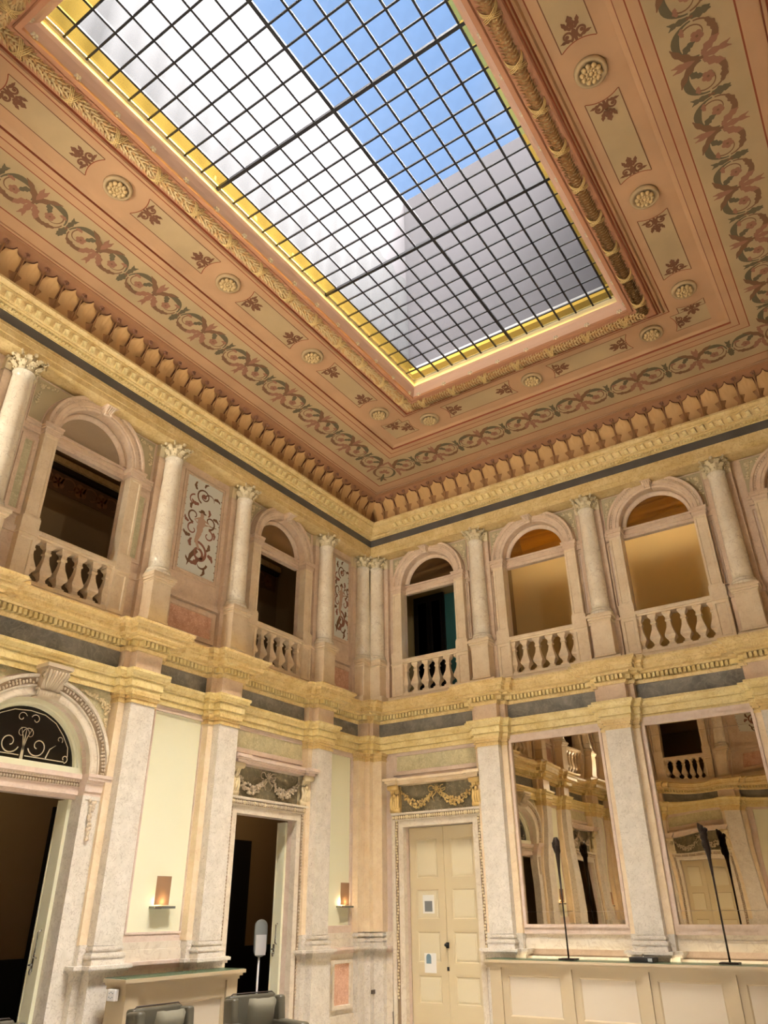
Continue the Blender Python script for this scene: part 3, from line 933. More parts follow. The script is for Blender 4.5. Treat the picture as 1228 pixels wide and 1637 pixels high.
# light well above, open to the sky
ww = MB()
WZ = 15.6
x0, x1, y0, y1 = 3.40, 7.90, -LR + 3.4, -3.40
for (a, b, c, d) in [(x0 - 0.1, x0, y0, y1), (x1, x1 + 0.1, y0, y1), (x0, x1, y1, y1 + 0.1), (x0, x1, y0 - 0.1, y0)]:
    ww.box(a, b, c, d, 10.3, WZ)
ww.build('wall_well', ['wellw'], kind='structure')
us_ = MB()  # pale ring added to brighten the view through the amber edge panes
for (a, b, c, d) in [(x0, x0 + 0.05, y0, y1), (x1 - 0.05, x1, y0, y1), (x0, x1, y1 - 0.05, y1), (x0, x1, y0, y0 + 0.05)]:
    us_.box(a, b, c, d, 10.3, 10.78)
us_.build('upstand', ['upst'], bpy.data.objects['wall_well'])
cl = MB()
n = 90; ya, yb = -11.55, -3.5
vs = []
for i in range(n + 1):
    t = i / n; y = ya + (yb - ya) * t
    x = x0 + 0.08 + 0.03 * math.sin(i * 1.3) + 0.015 * math.sin(i * 0.7)
    vs += [(x, y, 10.32), (x + 0.02, y, 11.6), (x, y, 13.0 + 0.02 * math.sin(i * 0.5))]
cl.add(vs, [(3 * i + k, 3 * i + 3 + k, 3 * i + 4 + k, 3 * i + 1 + k) for i in range(n) for k in range(2)], 0, True)
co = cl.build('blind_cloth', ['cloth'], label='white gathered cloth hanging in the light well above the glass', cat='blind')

# ------------------------------------------------------------------ upper order: columns, windows, balustrades
def acan_cap(mb, cx, cy, z0, r, h, n=8, a0=0, a1=2 * PI, mi=0):
    """corinthian bell with two rows of curled leaves and volutes"""
    full = abs(a1 - a0 - 2 * PI) < 1e-5
    for row, (zz, hh, out) in enumerate(((0.0, 0.48, 0.05), (0.32, 0.46, 0.075))):
        for i in range(n):
            a = a0 + (a1 - a0) * (i + (0.5 if row else 0.0) + (0 if full else 0.25)) / n
            ca, sa = math.cos(a), math.sin(a)
            def P(ro, s_, z): return (cx + ro * ca - s_ * sa, cy + ro * sa + s_ * ca, z0 + z * h)
            w = r * 0.34
            rows = [(r * 1.0, w * 0.7, zz), (r * 1.08, w, zz + hh * 0.5), (r * 1.25 + out * .3, w * 0.9, zz + hh * 0.85), (r * 1.3 + out, w * 0.6, zz + hh), (r * 1.35 + out, w * 0.3, zz + hh * 0.85)]
            vs = []
            for ro, s_, z in rows: vs += [P(ro, -s_, z), P(ro + 0.012, 0, z), P(ro, s_, z)]
            mb.add(vs, [(3 * k + q, 3 * k + q + 1, 3 * k + q + 4, 3 * k + q + 3) for k in range(len(rows) - 1) for q in range(2)], mi, True)
def volute(mb, c, ax, rad, th, mi=0):
    pts = []
    for i in range(13):
        a = i / 12 * 3.4 * PI; r = rad * (1 - 0.8 * i / 12)
        pts.append((c[0] + ax[0] * r * math.cos(a), c[1] + ax[1] * r * math.cos(a), c[2] + r * math.sin(a)))
    mb.tube(pts, [th * (1 - 0.5 * i / 12) for i in range(13)], 5, mi)

RC = 0.165
def build_column_proto():
    t = mk('corinthian_column', None)
    sh = MB(); zb, zt = 6.41, 8.46
    sh.lathe([(RC * (1.0 - 0.13 * (i / 10) ** 1.6), zb + (zt - zb) * i / 10) for i in range(11)] + [(RC * 0.95, 8.455), (RC * 0.95, 8.475)], 28, (0, 0.24, 0))
    sh.build('shaft', ['column'], t)
    b = MB()
    b.lathe([(RC * 1.25, 6.30), (RC * 1.28, 6.32), (RC * 1.25, 6.345), (RC * 1.1, 6.355), (RC * 1.08, 6.37), (RC * 1.16, 6.38), (RC * 1.16, 6.395), (RC * 1.0, 6.41)], 28, (0, 0.24, 0))
    b.build('base', ['column'], t)
    c = MB()
    c.lathe([(RC * 0.80, 8.47), (RC * 0.80, 8.60), (RC * 1.05, 8.70)], 20, (0, 0.24, 0))
    acan_cap(c, 0, 0.24, 8.475, RC * 0.84, 0.25)
    rc_ = random.Random(11)
    for k in range(46):
        a = 2 * PI * k / 46 * 3; zz = 8.50 + 0.20 * k / 46; rr = RC * (0.98 + 0.30 * k / 46) + rc_.uniform(0, 0.02)
        c.blob((rr * math.cos(a), 0.24 + rr * math.sin(a), zz), 0.015, (1, 1, 1.3), 0, 5, 3)
    for sx, sy in ((1, 0), (-1, 0), (0, 1), (0, -1)): c.blob((sx * RC * 1.30, 0.24 + sy * RC * 1.30, 8.715), 0.035, (1, 1, 1), 0, 6, 4)
    for sx in (1, -1):
        for sy in (1, -1):
            volute(c, (sx * RC * 1.08, 0.24 + sy * RC * 1.08, 8.68), (sx * 0.7, sy * 0.7), 0.048, 0.016)
    c.lathe([(RC * 1.30, 8.735), (RC * 1.38, 8.745), (RC * 1.38, 8.77), (0.0, 8.775)], 4, (0, 0.24, 0), 0, False, PI / 4, PI / 4 + 2 * PI)
    c.build('capital', ['stucco'], t)
    p = MB()
    p.box(-0.185, 0.185, 0.05, 0.405, 5.50, 6.17); p.box(-0.20, 0.20, 0.05, 0.42, 5.50, 5.54)
    for a, z0, z1 in ((0.015, 6.15, 6.18), (0.035, 6.18, 6.22), (0.055, 6.22, 6.27), (0.03, 6.27, 6.30)):
        p.box(-0.185 - a, 0.185 + a, 0.05, 0.405 + a, z0, z1)
    bevel(p.build('pedestal', ['peach'], t), 0.006, 1)
    q = MB()
    q.box(-0.24, 0.24, 0.05, 0.14, 6.27, 8.50); q.box(-0.27, 0.27, 0.05, 0.17, 5.50, 6.17); q.box(-0.29, 0.29, 0.05, 0.19, 6.17, 6.27)
    q.box(-0.25, 0.25, 0.05, 0.15, 6.27, 6.40)
    q.build('backing_pilaster', ['pinkm'], t)
    k = MB()
    k.box(-0.24, 0.24, 0.05, 0.14, 8.48, 8.74)
    for x in (-0.2, -0.07, 0.07, 0.2):
        for zz, oo in ((8.49, 0.0), (8.58, 0.02)):
            k.add([(x - 0.04, 0.14, zz), (x + 0.04, 0.14, zz), (x + 0.05, 0.16 + oo, zz + 0.07), (x - 0.05, 0.16 + oo, zz + 0.07), (x, 0.19 + oo, zz + 0.09)], [(0, 1, 2, 3), (3, 2, 4)], 0, True)
    for x in (-0.25, 0.25): volute(k, (x * 0.92, 0.16, 8.67), (1, 0.3), 0.035, 0.012)
    k.build('pilaster_capital', ['stucco'], t)
    return t
colp = build_column_proto()
used = [False]
ORD = ['first', 'second', 'third', 'fourth', 'fifth', 'sixth', 'seventh', 'eighth']
def put(proto, used_flag, w, u, off=0, z=0, label=None, cat=None, group=None):
    o = proto if not used_flag[0] else copy_tree(proto)
    used_flag[0] = True
    place(o, w, u, off, z)
    if label: o['label'] = label
    if cat: o['category'] = cat
    if group: o['group'] = group
    return o
for w, d in WALLS.items():
    us = [0.46] + d['cols'] + [TW[w][3] - 0.46]
    for i, u in enumerate(us):
        if i == 0: lab = 'cream marble corinthian column standing in the far corner, on the side of the %s' % SIDE[w] if w in ('left', 'right') else 'cream marble corinthian column at the first corner of the %s' % SIDE[w]
        elif i == len(us) - 1: lab = 'cream marble corinthian column in the corner at the other end of the %s' % SIDE[w]
        else: lab = 'corinthian column on a pedestal, upper %s, %s from the corner column' % (SIDE[w], ORD[i - 1])
        put(colp, used, w, u, 0, 0, lab, 'column', 'corinthian columns of the upper storey')

# window surround prototype
def build_window(hb):
    t = mk('window_proto', None)
    cb = hb - 0.26         # clear half bay up to the backing pilaster
    for s_ in (1, -1):
        # pier
        a, b = sorted((s_ * HW, s_ * (HW + 0.22)))
        p = MB(); p.panel(a, b, 6.43, 7.78, 0.04, 0.20, 0.035, 0.012); 
        p.box(a - 0.01, b + 0.01, 0.04, 0.215, 6.41, 6.45)
        p.build('pier', ['peach'], t)
        a2, b2 = sorted((s_ * (HW - 0.02), s_ * (HW + 0.25)))
        p = MB(); p.panel(a2, b2, 5.50, 6.16, 0.04, 0.22, 0.05, 0.02); p.box(a2 - 0.012, b2 + 0.012, 0.04, 0.24, 6.16, 6.20); p.box(a2, b2, 0.04, 0.225, 6.20, 6.42)
        p.build('pier_pedestal', ['peach'], t)
        p = MB()
        for aa, z0, z1 in ((0.005, 7.78, 7.81), (0.015, 7.81, 7.87), (0.035, 7.87, 7.92), (0.045, 7.92, 7.95)):
            p.box(a - aa, b + aa, -0.05, 0.20 + aa, z0, z1)
        p.build('impost', ['pinkm'], t)
        # impost string and strip panel up to the column
        c, e = sorted((s_ * (HW + 0.22), s_ * cb))
        if e - c > 0.05:
            p = MB()
            for aa, z0, z1 in ((0.0, 7.78, 7.81), (0.01, 7.81, 7.87), (0.03, 7.87, 7.92), (0.04, 7.92, 7.95)): p.box(c, e, 0.04, 0.09 + aa, z0, z1)
            p.box(c, e, 0.04, 0.12, 6.16, 6.27); p.box(c, e, 0.04, 0.09, 5.5, 6.16)
            p.build('impost_string', ['pinkm'], t)
            m_ = 0.018 if e - c < 0.2 else 0.06
            p = MB(); p.panel(c + 0.01, e - 0.01, 6.45, 7.70, 0.04, 0.10, m_, 0.035, 0, 1)
            p.build('strip_panel', ['pinkm', 'greenm' if hb > 1.3 else 'lilac'], t)
        # spandrel
        R1 = HW + 0.245
        zt = 8.71
        inner = abs(cb) - 0.03
        pts = []
        amax = math.acos(min(1, (R1) and 0.0)); 
        a_top = math.asin(min(1, (zt - SPR) / R1))
        a_bot = math.acos(min(1, inner / R1)) if inner < R1 else 0.0
        for i in range(11):
            an = a_bot + (a_top - a_bot) * i / 10
            pts.append((s_ * R1 * math.cos(an), SPR + R1 * math.sin(an)))
        zb_ = SPR + R1 * math.sin(a_bot)
        if inner >= R1: pts = [(s_ * inner, SPR + 0.03)] + pts
        pts.append((s_ * inner, zt))
        sp = MB(); sp.poly(pts, 0.062, 0)
        sp.build('spandrel_field', ['fieldgrey'], t)
        # frame lines
        fr_ = MB()
        for k in range(len(pts)):
            p0, p1 = pts[k], pts[(k + 1) % len(pts)]
            if abs(p0[0] - p1[0]) + abs(p0[1] - p1[1]) < 1e-4: continue
            fr_.tube([(p0[0], 0.064, p0[1]), (p1[0], 0.064, p1[1])], 0.009, 5, 0, False)
        fr_.build('spandrel_frame', ['pinkm'], t)
        # stucco foliage in the spandrel
        fo = MB(); rnd = random.Random(5)
        cx, cz = s_ * (inner - 0.10), zt - 0.12
        fo.blob((cx, 0.075, cz), 0.028, (1, .6, 1)); 
        for k in range(7):
            an = 2 * PI * k / 7
            fo.blob((cx + 0.035 * math.cos(an), 0.07, cz + 0.035 * math.sin(an)), 0.016, (1, .6, 1), 0, 5, 3)
        for dx, dz, L_ in ((-s_ * 0.07, 0.015, 5), (0.0, -0.055, 7)):
            for k in range(1, L_):
                x = cx + dx * k * 0.8 + rnd.uniform(-.012, .012) + (s_ * 0.035 if dz < -0.05 and k > 2 else 0); z = cz + dz * k * 1.0 + rnd.uniform(-.01, .01)
                if math.hypot(x, z - SPR) < R1 + 0.03 or z > zt - 0.02: continue
                for q in range(3):
                    fo.blob((x + rnd.uniform(-.025, .025), 0.070, z + rnd.uniform(-.02, .02)), 0.018, (1.2, .6, 1), 0, 5, 3)
        fo.build('spandrel_foliage', ['stucco'], t, kind='stuff')
    ar = MB()
    R0 = HW
    ar.ring(0, SPR, [(R0, -0.05), (R0, 0.16), (R0 + 0.02, 0.175), (R0 + 0.05, 0.175), (R0 + 0.06, 0.19), (R0 + 0.12, 0.19), (R0 + 0.13, 0.175), (R0 + 0.17, 0.175), (R0 + 0.18, 0.205), (R0 + 0.22, 0.21), (R0 + 0.225, 0.04)], 0, PI, 36, 0, False)
    ar.build('archivolt', ['pinkm'], t)
    bd = MB()
    for i in range(54):
        a = PI * (i + 0.5) / 54
        bd.blob(((R0 + 0.15) * math.cos(a), 0.18, SPR + (R0 + 0.15) * math.sin(a)), 0.017, (1, 1, 1), 0, 5, 3)
    bd.build('archivolt_beads', ['pinkm'], t, kind='stuff')
    ks = MB()
    ks.add([(-0.055, 0.05, 8.60), (0.055, 0.05, 8.60), (0.085, 0.05, 8.72), (-0.085, 0.05, 8.72), (-0.05, 0.26, 8.60), (0.05, 0.26, 8.60), (0.085, 0.36, 8.72), (-0.085, 0.36, 8.72)],
           [(0, 1, 5, 4), (4, 5, 6, 7), (1, 2, 6, 5), (3, 0, 4, 7), (2, 3, 7, 6)])
    ks.box(-0.095, 0.095, 0.05, 0.385, 8.69, 8.74)
    for x in (-0.045, -0.015, 0.015, 0.045): ks.tube([(x, 0.25, 8.59), (x * 1.1, 0.30, 8.65), (x * 1.2, 0.365, 8.70)], 0.014, 5)
    for x in (-0.05, 0.05): ks.blob((x, 0.27, 8.60), 0.03, (0.8, 1, 1))
    ks.tube([(-0.07, 0.25, 8.585), (0.07, 0.25, 8.585)], 0.025, 8)
    ks.build('keystone', ['pinkm'], t)
    tm = MB()
    for z0, z1, f in ((7.80, 7.86, 0.00), (7.86, 7.92, 0.03), (7.92, 7.96, 0.01), (7.96, 8.00, 0.03)): tm.box(-HW, HW, -0.10, f, z0, z1)
    tm.ring(0, SPR, [(0.66, -0.10), (0.66, 0.01), (0.635, 0.02), (0.61, 0.0), (0.585, -0.01), (0.585, -0.08)], math.asin(0.08 / 0.64), PI - math.asin(0.08 / 0.64), 30)
    tm.build('transom_frame', ['pinkm'], t)
    return t
def lunette_mesh(mat):
    mb = MB(); r = 0.60; a0 = math.asin(0.08 / r)
    pts = [(r * math.cos(a0 + (PI - 2 * a0) * i / 24), SPR + r * math.sin(a0 + (PI - 2 * a0) * i / 24)) for i in range(25)]
    mb.poly(pts, -0.05)
    return mb.mesh('lunette_pane', [mat])
winp = {}
wn_i = [0]
LUN = {('left', 0): 'lunbr', ('left', 1): 'lungr', ('right', 1): 'lunam', ('right', 2): 'lunam', ('right', 3): 'lunam'}
for w, d in WALLS.items():
    for i, (c, hb) in enumerate(d['win']):
        key = 1.42 if hb > 1.3 else 1.24
        if key not in winp: winp[key] = [build_window(key), [False]]
        pr, fl_ = winp[key]
        o = put(pr, fl_, w, c)
        wn_i[0] += 1
        o.name = 'window_%d' % wn_i[0]
        o['kind'] = 'structure'
        mk('lunette_pane', lunette_mesh(LUN.get((w, i), 'lunbr')), o)

# balustrade prototype
bp_ = mk('balustrade', None)
rl = MB()
rl.box(-HW, HW, -0.02, 0.20, 6.17, 6.20); rl.box(-HW, HW, -0.04, 0.23, 6.20, 6.25); rl.box(-HW, HW, -0.03, 0.215, 6.25, 6.27)
rl.build('handrail', ['peach'], bp_)
bs = MB(); bs.box(-HW, HW, -0.02, 0.20, 5.50, 5.55); bs.build('plinth', ['peach'], bp_)
ba = MB()
bprof = [(0.075, 5.55), (0.075, 5.585), (0.05, 5.60), (0.042, 5.64), (0.06, 5.68), (0.088, 5.715), (0.09, 5.75), (0.075, 5.80), (0.05, 5.88), (0.038, 5.95), (0.036, 6.00), (0.05, 6.01), (0.05, 6.035), (0.038, 6.05), (0.042, 6.09), (0.07, 6.13), (0.075, 6.14), (0.075, 6.17)]
ba.lathe(bprof, 4, (0, 0.09, 0), 0, False, PI / 4, PI / 4 + 2 * PI, True)
bam = ba.mesh('baluster', ['peach'])
for x in (-0.385, -0.13, 0.13, 0.385):
    mk('baluster', bam, bp_, (x, 0, 0))
hbm = MB(); hbm.lathe(bprof, 4, (0, 0.09, 0), 0, False, PI / 4, PI / 4 + 2 * PI, True)
for s_ in (1, -1):
    mk('baluster', bam, bp_, (s_ * 0.63, 0, 0))
bf = [False]
for w, d in WALLS.items():
    for i, (c, hb) in enumerate(d['win']):
        put(bp_, bf, w, c, 0, 0, 'peach marble balustrade in the upper opening, %s, %s from the far corner' % (SIDE[w], ORD[i]) if w in ('left', 'right') else 'peach marble balustrade in the upper opening, %s, %s' % (SIDE[w], ORD[i]), 'balustrade', 'balustrades of the upper openings')

# upper wall panels (painted) and breccia insets below them
def painted_panel(w, u0, u1, i):
    t = mk('painted_panel', None, None)
    t['label'] = 'framed panel with russet arabesque, upper %s, %s from the corner' % (SIDE[w], ORD[i])
    t['category'] = 'painted panel'; t['group'] = 'painted panels between the columns'
    cu = (u0 + u1) / 2; hw = (u1 - u0) / 2
    place(t, w, cu)
    z0, z1 = 6.63, 8.60
    f = MB()
    for e, o1 in ((0.0, 0.075), (0.03, 0.065), (0.05, 0.08)):
        f.plate(rect(-hw + e, hw - e, z0 + e, z1 - e), [rect(-hw + e + 0.02, hw - e - 0.02, z0 + e + 0.02, z1 - e - 0.02)], 0.05, o1)
    f.build('frame', ['pinkm'], t)
    g_ = MB(); g_.quad((-hw + 0.05, 0.056, z0 + 0.05), (hw - 0.05, 0.056, z0 + 0.05), (hw - 0.05, 0.056, z1 - 0.05), (-hw + 0.05, 0.056, z1 - 0.05))
    g_.build('painted_ground', ['palefield'], t)
    p = MB(); o = 0.058
    k = min(hw, 0.46) / 0.42
    def st(pts, ws, mi=0): p.ribbon([(x * k, z) for x, z in pts], ws, o, 0.001 * (1 + mi), mi)
    zc = (z0 + z1) / 2
    S = 0.9
    # top scroll
    st(arcpts(0.0, zc + 0.62, 0.16, 0.03, -PI * 0.4, PI * 2.4, 22), taper(22, 0.035, 0.02))
    st(arcpts(-0.14, zc + 0.60, 0.12, 0.08, PI * 0.1, PI * 1.0, 10), taper(10, 0.03, 0.01))
    st(arcpts(0.20, zc + 0.45, 0.13, 0.02, PI * 0.5, -PI * 0.9, 12), taper(12, 0.03, 0.02), 1)
    p.poly([(k * (0.0 + 0.05 * math.cos(a)), zc + 0.62 + 0.05 * math.sin(a)) for a in [i_ * PI / 4 for i_ in range(8)]], o + 0.003, 1)
    # figure: hat, head, torso, tail
    def el(cx, cz, rx, rz, mi, lv): p.poly([(k * (cx + rx * math.cos(a)), cz + rz * math.sin(a)) for a in [i_ * PI / 7 for i_ in range(14)]], o + lv, mi)
    el(0.0, zc + 0.285, 0.09, 0.022, 0, 0.004); el(0.0, zc + 0.31, 0.05, 0.04, 0, 0.004)
    el(0.0, zc + 0.235, 0.042, 0.052, 2, 0.0045)
    el(0.0, zc + 0.10, 0.085, 0.11, 2, 0.004); el(0.02, zc - 0.03, 0.07, 0.10, 2, 0.0042)
    st([(0.06, zc + 0.16), (0.15, zc + 0.10), (0.06, zc + 0.05)], [0.035, 0.03, 0.025], 2)
    st([(-0.06, zc + 0.16), (-0.20, zc + 0.11), (-0.06, zc + 0.06)], [0.035, 0.03, 0.025], 2)
    st([(-0.33, zc + 0.12), (0.10, zc + 0.06)], [0.014, 0.014], 0)
    for s_ in (1, -1):
        st(arcpts(s_ * 0.17, zc + 0.17, 0.14, 0.03, -s_ * PI * 0.5 + (PI if s_ < 0 else 0), s_ * PI * 1.3 + (PI if s_ < 0 else 0), 16), taper(16, 0.04, 0.02))
        st(arcpts(s_ * 0.17, zc - 0.10, 0.12, 0.03, s_ * PI * 0.5 + (PI if s_ < 0 else 0), -s_ * PI * 1.3 + (PI if s_ < 0 else 0), 16), taper(16, 0.035, 0.02), 1)
    st([(0.02, zc - 0.1), (0.07, zc - 0.28), (0.0, zc - 0.42)], [0.12, 0.08, 0.05], 2)
    st(arcpts(0.0, zc - 0.50, 0.22, 0.07, PI * 0.35, PI * 1.9, 20), taper(20, 0.05, 0.035, 0.6, 0.03), 1)
    st(arcpts(0.02, zc - 0.50, 0.13, 0.03, PI * 1.3, -PI * 0.4, 16), taper(16, 0.06, 0.03), 1)
    st([(0.03, zc - 0.45), (0.14, zc - 0.60), (0.20, zc - 0.80)], [0.10, 0.08, 0.01], 0)
    for q, (ax, az, an, ln_, wd_, mi_) in enumerate(((0.16, 0.70, 0.4, .16, .05, 0), (-0.22, 0.66, 2.2, .14, .05, 0), (0.10, 0.44, -0.9, .16, .06, 1), (-0.12, 0.40, 3.6, .14, .05, 1), (0.24, 0.28, 0.8, .14, .05, 0),
            (-0.24, 0.26, 2.4, .14, .05, 0), (0.26, 0.02, -0.3, .13, .05, 1), (-0.26, 0.0, 3.4, .13, .05, 1), (0.2, -0.22, -0.8, .16, .06, 0), (-0.2, -0.26, 4.0, .16, .06, 0),
            (0.16, -0.42, 0.5, .15, .06, 1), (-0.2, -0.48, 2.8, .15, .07, 1), (0.1, -0.70, -0.6, .16, .05, 0), (-0.14, -0.74, 3.9, .16, .05, 0), (0.0, -0.60, -1.7, .2, .08, 1), (0.0, 0.80, 1.2, .12, .04, 0))):
        pts_ = [(ax + ln_ * j_ / 6 * math.cos(an + 0.18 * j_), zc + az + ln_ * j_ / 6 * math.sin(an + 0.18 * j_)) for j_ in range(7)]
        st(pts_, [wd_ * (0.15 + math.sin(PI * min(1, 0.1 + j_ / 6 * .9))) * (1.25 if j_ % 2 else 0.8) for j_ in range(7)], mi_)
    st(arcpts(-0.06, zc - 0.66, 0.15, 0.06, PI * 1.0, PI * 1.8, 10), taper(10, 0.05, 0.01), 0)
    # dotted border
    for zz in [z0 + 0.12 + 0.13 * j for j in range(int((z1 - z0 - 0.2) / 0.13))]:
        for s_ in (1, -1): el(s_ * (hw - 0.085) / k, zz, 0.012 / k, 0.012, 0, 0.003)
    p.build('painted_arabesque', ['leafb', 'paintred', 'paintflesh'], t, kind='stuff')
    # breccia inset
    q = MB(); q.panel(-hw - 0.04, hw + 0.04, 5.58, 6.12, 0.04, 0.10, 0.07, 0.02, 0, 1)
    q.box(-hw - 0.2, hw + 0.2, 0.04, 0.13, 6.16, 6.21); q.box(-hw - 0.2, hw + 0.2, 0.04, 0.11, 6.21, 6.27)
    q.build('breccia_inset', ['pinkm', 'breccia'], t)
for w, d in WALLS.items():
    for i, (a, b) in enumerate(d['pan']): painted_panel(w, a, b, i)
# corner backing
for (cx, cy), (sx, sy) in CORN:
    mb = MB()
    for e_, z0_, z1_ in ((0.40, 5.34, 5.52), (0.22, 5.50, 8.72), (0.26, 5.50, 6.27)):
        xa, xb = sorted((cx, cx + sx * e_)); ya, yb = sorted((cy, cy + sy * e_)); mb.box(xa, xb, ya, yb, z0_, z1_)
    mb.build('corner_pier', ['pinkm'], ROOT['left'])

# ------------------------------------------------------------------ galleries behind the upper openings
gal = MB()
def gallery(w, depth, mats, name, zc=9.0, ua=0.0):
    ln = TW[w][3]
    mb = wmb(w)
    mb.box(ua, ln, -0.38 - depth, -0.06, 5.2, 5.32, 1)
    mb.box(ua - 0.1, ln + 0.1, -0.5 - depth, -0.38 - depth, 5.2, zc + 0.1, 0)
    mb.box(ua, ln, -0.38 - depth, -0.06, zc, zc + 0.1, 2)
    mb.box(ua - 0.12, ua, -0.38 - depth, -0.06, 5.2, zc, 0); mb.box(ln, ln + 0.12, -0.38 - depth, -0.06, 5.2, zc, 0)
    return mb.build(name, mats, kind='structure')
g1 = gallery('left', 2.4, ['brownwall', 'darkw', 'orange'], 'wall_gallery_left', 9.75)
g2 = gallery('right', 2.0, ['mustard', 'darkw', 'mustard'], 'wall_gallery_right', 9.6, -0.6)
g3 = gallery('south', 2.0, ['brownwall', 'darkw', 'orange'], 'wall_gallery_south')
g4 = gallery('east', 2.0, ['brownwall', 'darkw', 'orange'], 'wall_gallery_east')
# painted frieze and dark string on the left gallery wall
mb = wmb('left'); mb.box(0.1, LR - 0.1, -2.78, -2.76, 8.72, 9.14, 0); mb.box(0.1, LR - 0.1, -2.78, -2.66, 9.14, 9.24, 1); mb.box(0.1, LR - 0.1, -2.78, -2.60, 9.24, 9.36, 2)
fz = mb.build('gallery_frieze', ['leafb', 'darkw', 'siena'], g1)
gf = Flat()
for i in range(30):
    u = 0.4 + i * 0.5
    gf.flower((u, 0.0), 0.16, 0, 1, 0.001); gf.stroke(arcpts(u + 0.25, 0, 0.18, 0.1, 0, PI * 1.5, 10), taper(10, 0.04, 0.02), 0, 0.001)
gfm = MB(TW['left'][0]); gfm.add([(x, -2.755, 8.93 + y) for x, y, z in gf.v], gf.f)
gfm.m = gf.m
gfm.build('gallery_frieze_flowers', ['covebr', 'orange_d'], g1)
mb = wmb('left')
for i in range(12): mb.box(0.6 + i * 1.3, 0.75 + i * 1.3, -2.6, -0.45, 9.6, 9.75)
mb.build('ceiling_beam_row', ['orange2'], g1, kind='stuff')
# dark arch in the left gallery end, seen through the first opening
mb = wmb('left'); mb.plate(arch_loop(1.55, 0.75, 5.35, 7.0, n=16), [], -2.76, -2.72, 0)
mb.build('dark_archway', ['black'], g1)
# right gallery: dark door with teal wall beside it behind the first opening
mb = wmb('right'); mb.box(-0.12, 0.77, -2.37, -2.30, 5.35, 8.72, 0); mb.build('dark_door', ['darkw'], g2)
mb = wmb('right'); mb.panel(-0.06, 0.32, 5.5, 8.6, -2.31, -2.28, 0.06, 0.02); mb.panel(0.35, 0.72, 5.5, 8.6, -2.31, -2.28, 0.06, 0.02); mb.build('dark_door_leaf', ['darkw'], g2)
mb = wmb('right'); mb.box(0.77, 2.50, -2.37, -2.35, 5.35, 8.66, 0); mb.build('teal_wall', ['teal'], g2)
mb = wmb('right'); mb.box(2.7, W, -1.10, -0.36, 9.08, 9.14); mb.build('light_shelf', ['mustard'], g2)  # unseen baffle added to cast the shadow edge on the gallery wall
mb = wmb('right'); mb.box(2.55, 2.65, -2.37, -0.40, 5.32, 9.6, 0); mb.box(-0.6, 2.6, -2.37, -0.1, 9.05, 9.15, 0); mb.build('gallery_partition', ['brownwall'], g2)

def lamp(name, loc, energy, color, size=0.1, kind='POINT'):
    l = bpy.data.lights.new(name, kind); l.energy = energy; l.color = color
    if kind == 'POINT': l.shadow_soft_size = size
    o = bpy.data.objects.new(name, l); col.objects.link(o); o.location = loc
    return o
for i, x in enumerate((3.9, 6.4, 8.8)):
    lamp('gallery_lamp', (x, 0.72, 9.38), 42, (1.0, 0.90, 0.68), 0.07)
    lamp('gallery_lamp', (x, 0.50, 8.85), 3.0, (1.0, 0.86, 0.60), 0.05)
lamp('gallery_lamp', (1.9, 1.6, 7.4), 3.5, (0.85, 1.0, 0.95), 0.2)
for y in (-3.1, -7.5, -11.9): lamp('gallery_lamp', (-1.5, y, 8.3), 9, (1.0, 0.72, 0.42), 0.2)

# ------------------------------------------------------------------ lower order: pilasters
pp = mk('pilaster', None)
s1 = MB(); s1.box(-PW, PW, 0.05, 0.36, 1.24, 4.26); s1.build('shaft', ['greym'], pp)
s1 = MB(); s1.box(-PW - 0.11, PW + 0.11, 0.05, 0.22, 1.24, 4.26); s1.build('backing_strip', ['peach'], pp)
s1 = MB()
for hw_, of in ((PW, 0.36), (PW + 0.11, 0.22)):
    s1.box(-hw_ - 0.015, hw_ + 0.015, 0.05, of + 0.015, 4.25, 4.29); s1.box(-hw_, hw_, 0.05, of, 4.29, 4.32)
    s1.box(-hw_ - 0.02, hw_ + 0.02, 0.05, of + 0.02, 4.32, 4.36); s1.box(-hw_ - 0.04, hw_ + 0.04, 0.05, of + 0.04, 4.36, 4.41)
s1.build('capital', ['siena'], pp)
s1 = MB()
s1.box(-PW - 0.11, PW + 0.11, 0.05, 0.24, 1.02, 1.25)
s1.box(-PW - 0.03, PW + 0.03, 0.05, 0.40, 1.02, 1.09)
for zc_, rr, ex in ((1.125, 0.033, 0.045), (1.205, 0.024, 0.02)):
    for k in range(5):
        a = -PI / 2 + PI * (k + 0.5) / 5
        z_ = zc_ + rr * math.sin(a); e_ = rr * math.cos(a) + ex - rr
        s1.box(-PW - e_, PW + e_, 0.05, 0.36 + e_, z_ - rr / 5 - 0.003, z_ + rr / 5 + 0.003)
s1.box(-PW, PW, 0.05, 0.36, 1.15, 1.19)
s1.build('base', ['greym'], pp)
s1 = MB()
s1.box(-PW - 0.03, PW + 0.03, 0.05, 0.40, ZF, 0.93); s1.box(-PW - 0.14, PW + 0.14, 0.05, 0.26, ZF, 0.93)
s1.box(-PW - 0.05, PW + 0.05, 0.05, 0.42, ZF, 0.04)
for e_, z0_, z1_ in ((0.01, 0.93, 0.955), (0.05, 0.955, 0.99), (0.08, 0.99, 1.03)):
    s1.box(-PW - 0.03 - e_, PW + 0.03 + e_, 0.05, 0.40 + e_, z0_, z1_); s1.box(-PW - 0.14 - e_, PW + 0.14 + e_, 0.05, 0.26 + e_, z0_, z1_)
s1.build('pedestal', ['greym'], pp)
pf = [False]
for w, d in WALLS.items():
    for i, u in enumerate(d['cols']):
        put(pp, pf, w, u, 0, 0, 'pale marble pilaster with golden capital, lower %s, %s from the corner' % (SIDE[w], ORD[i]), 'pilaster', 'pilasters of the lower storey')
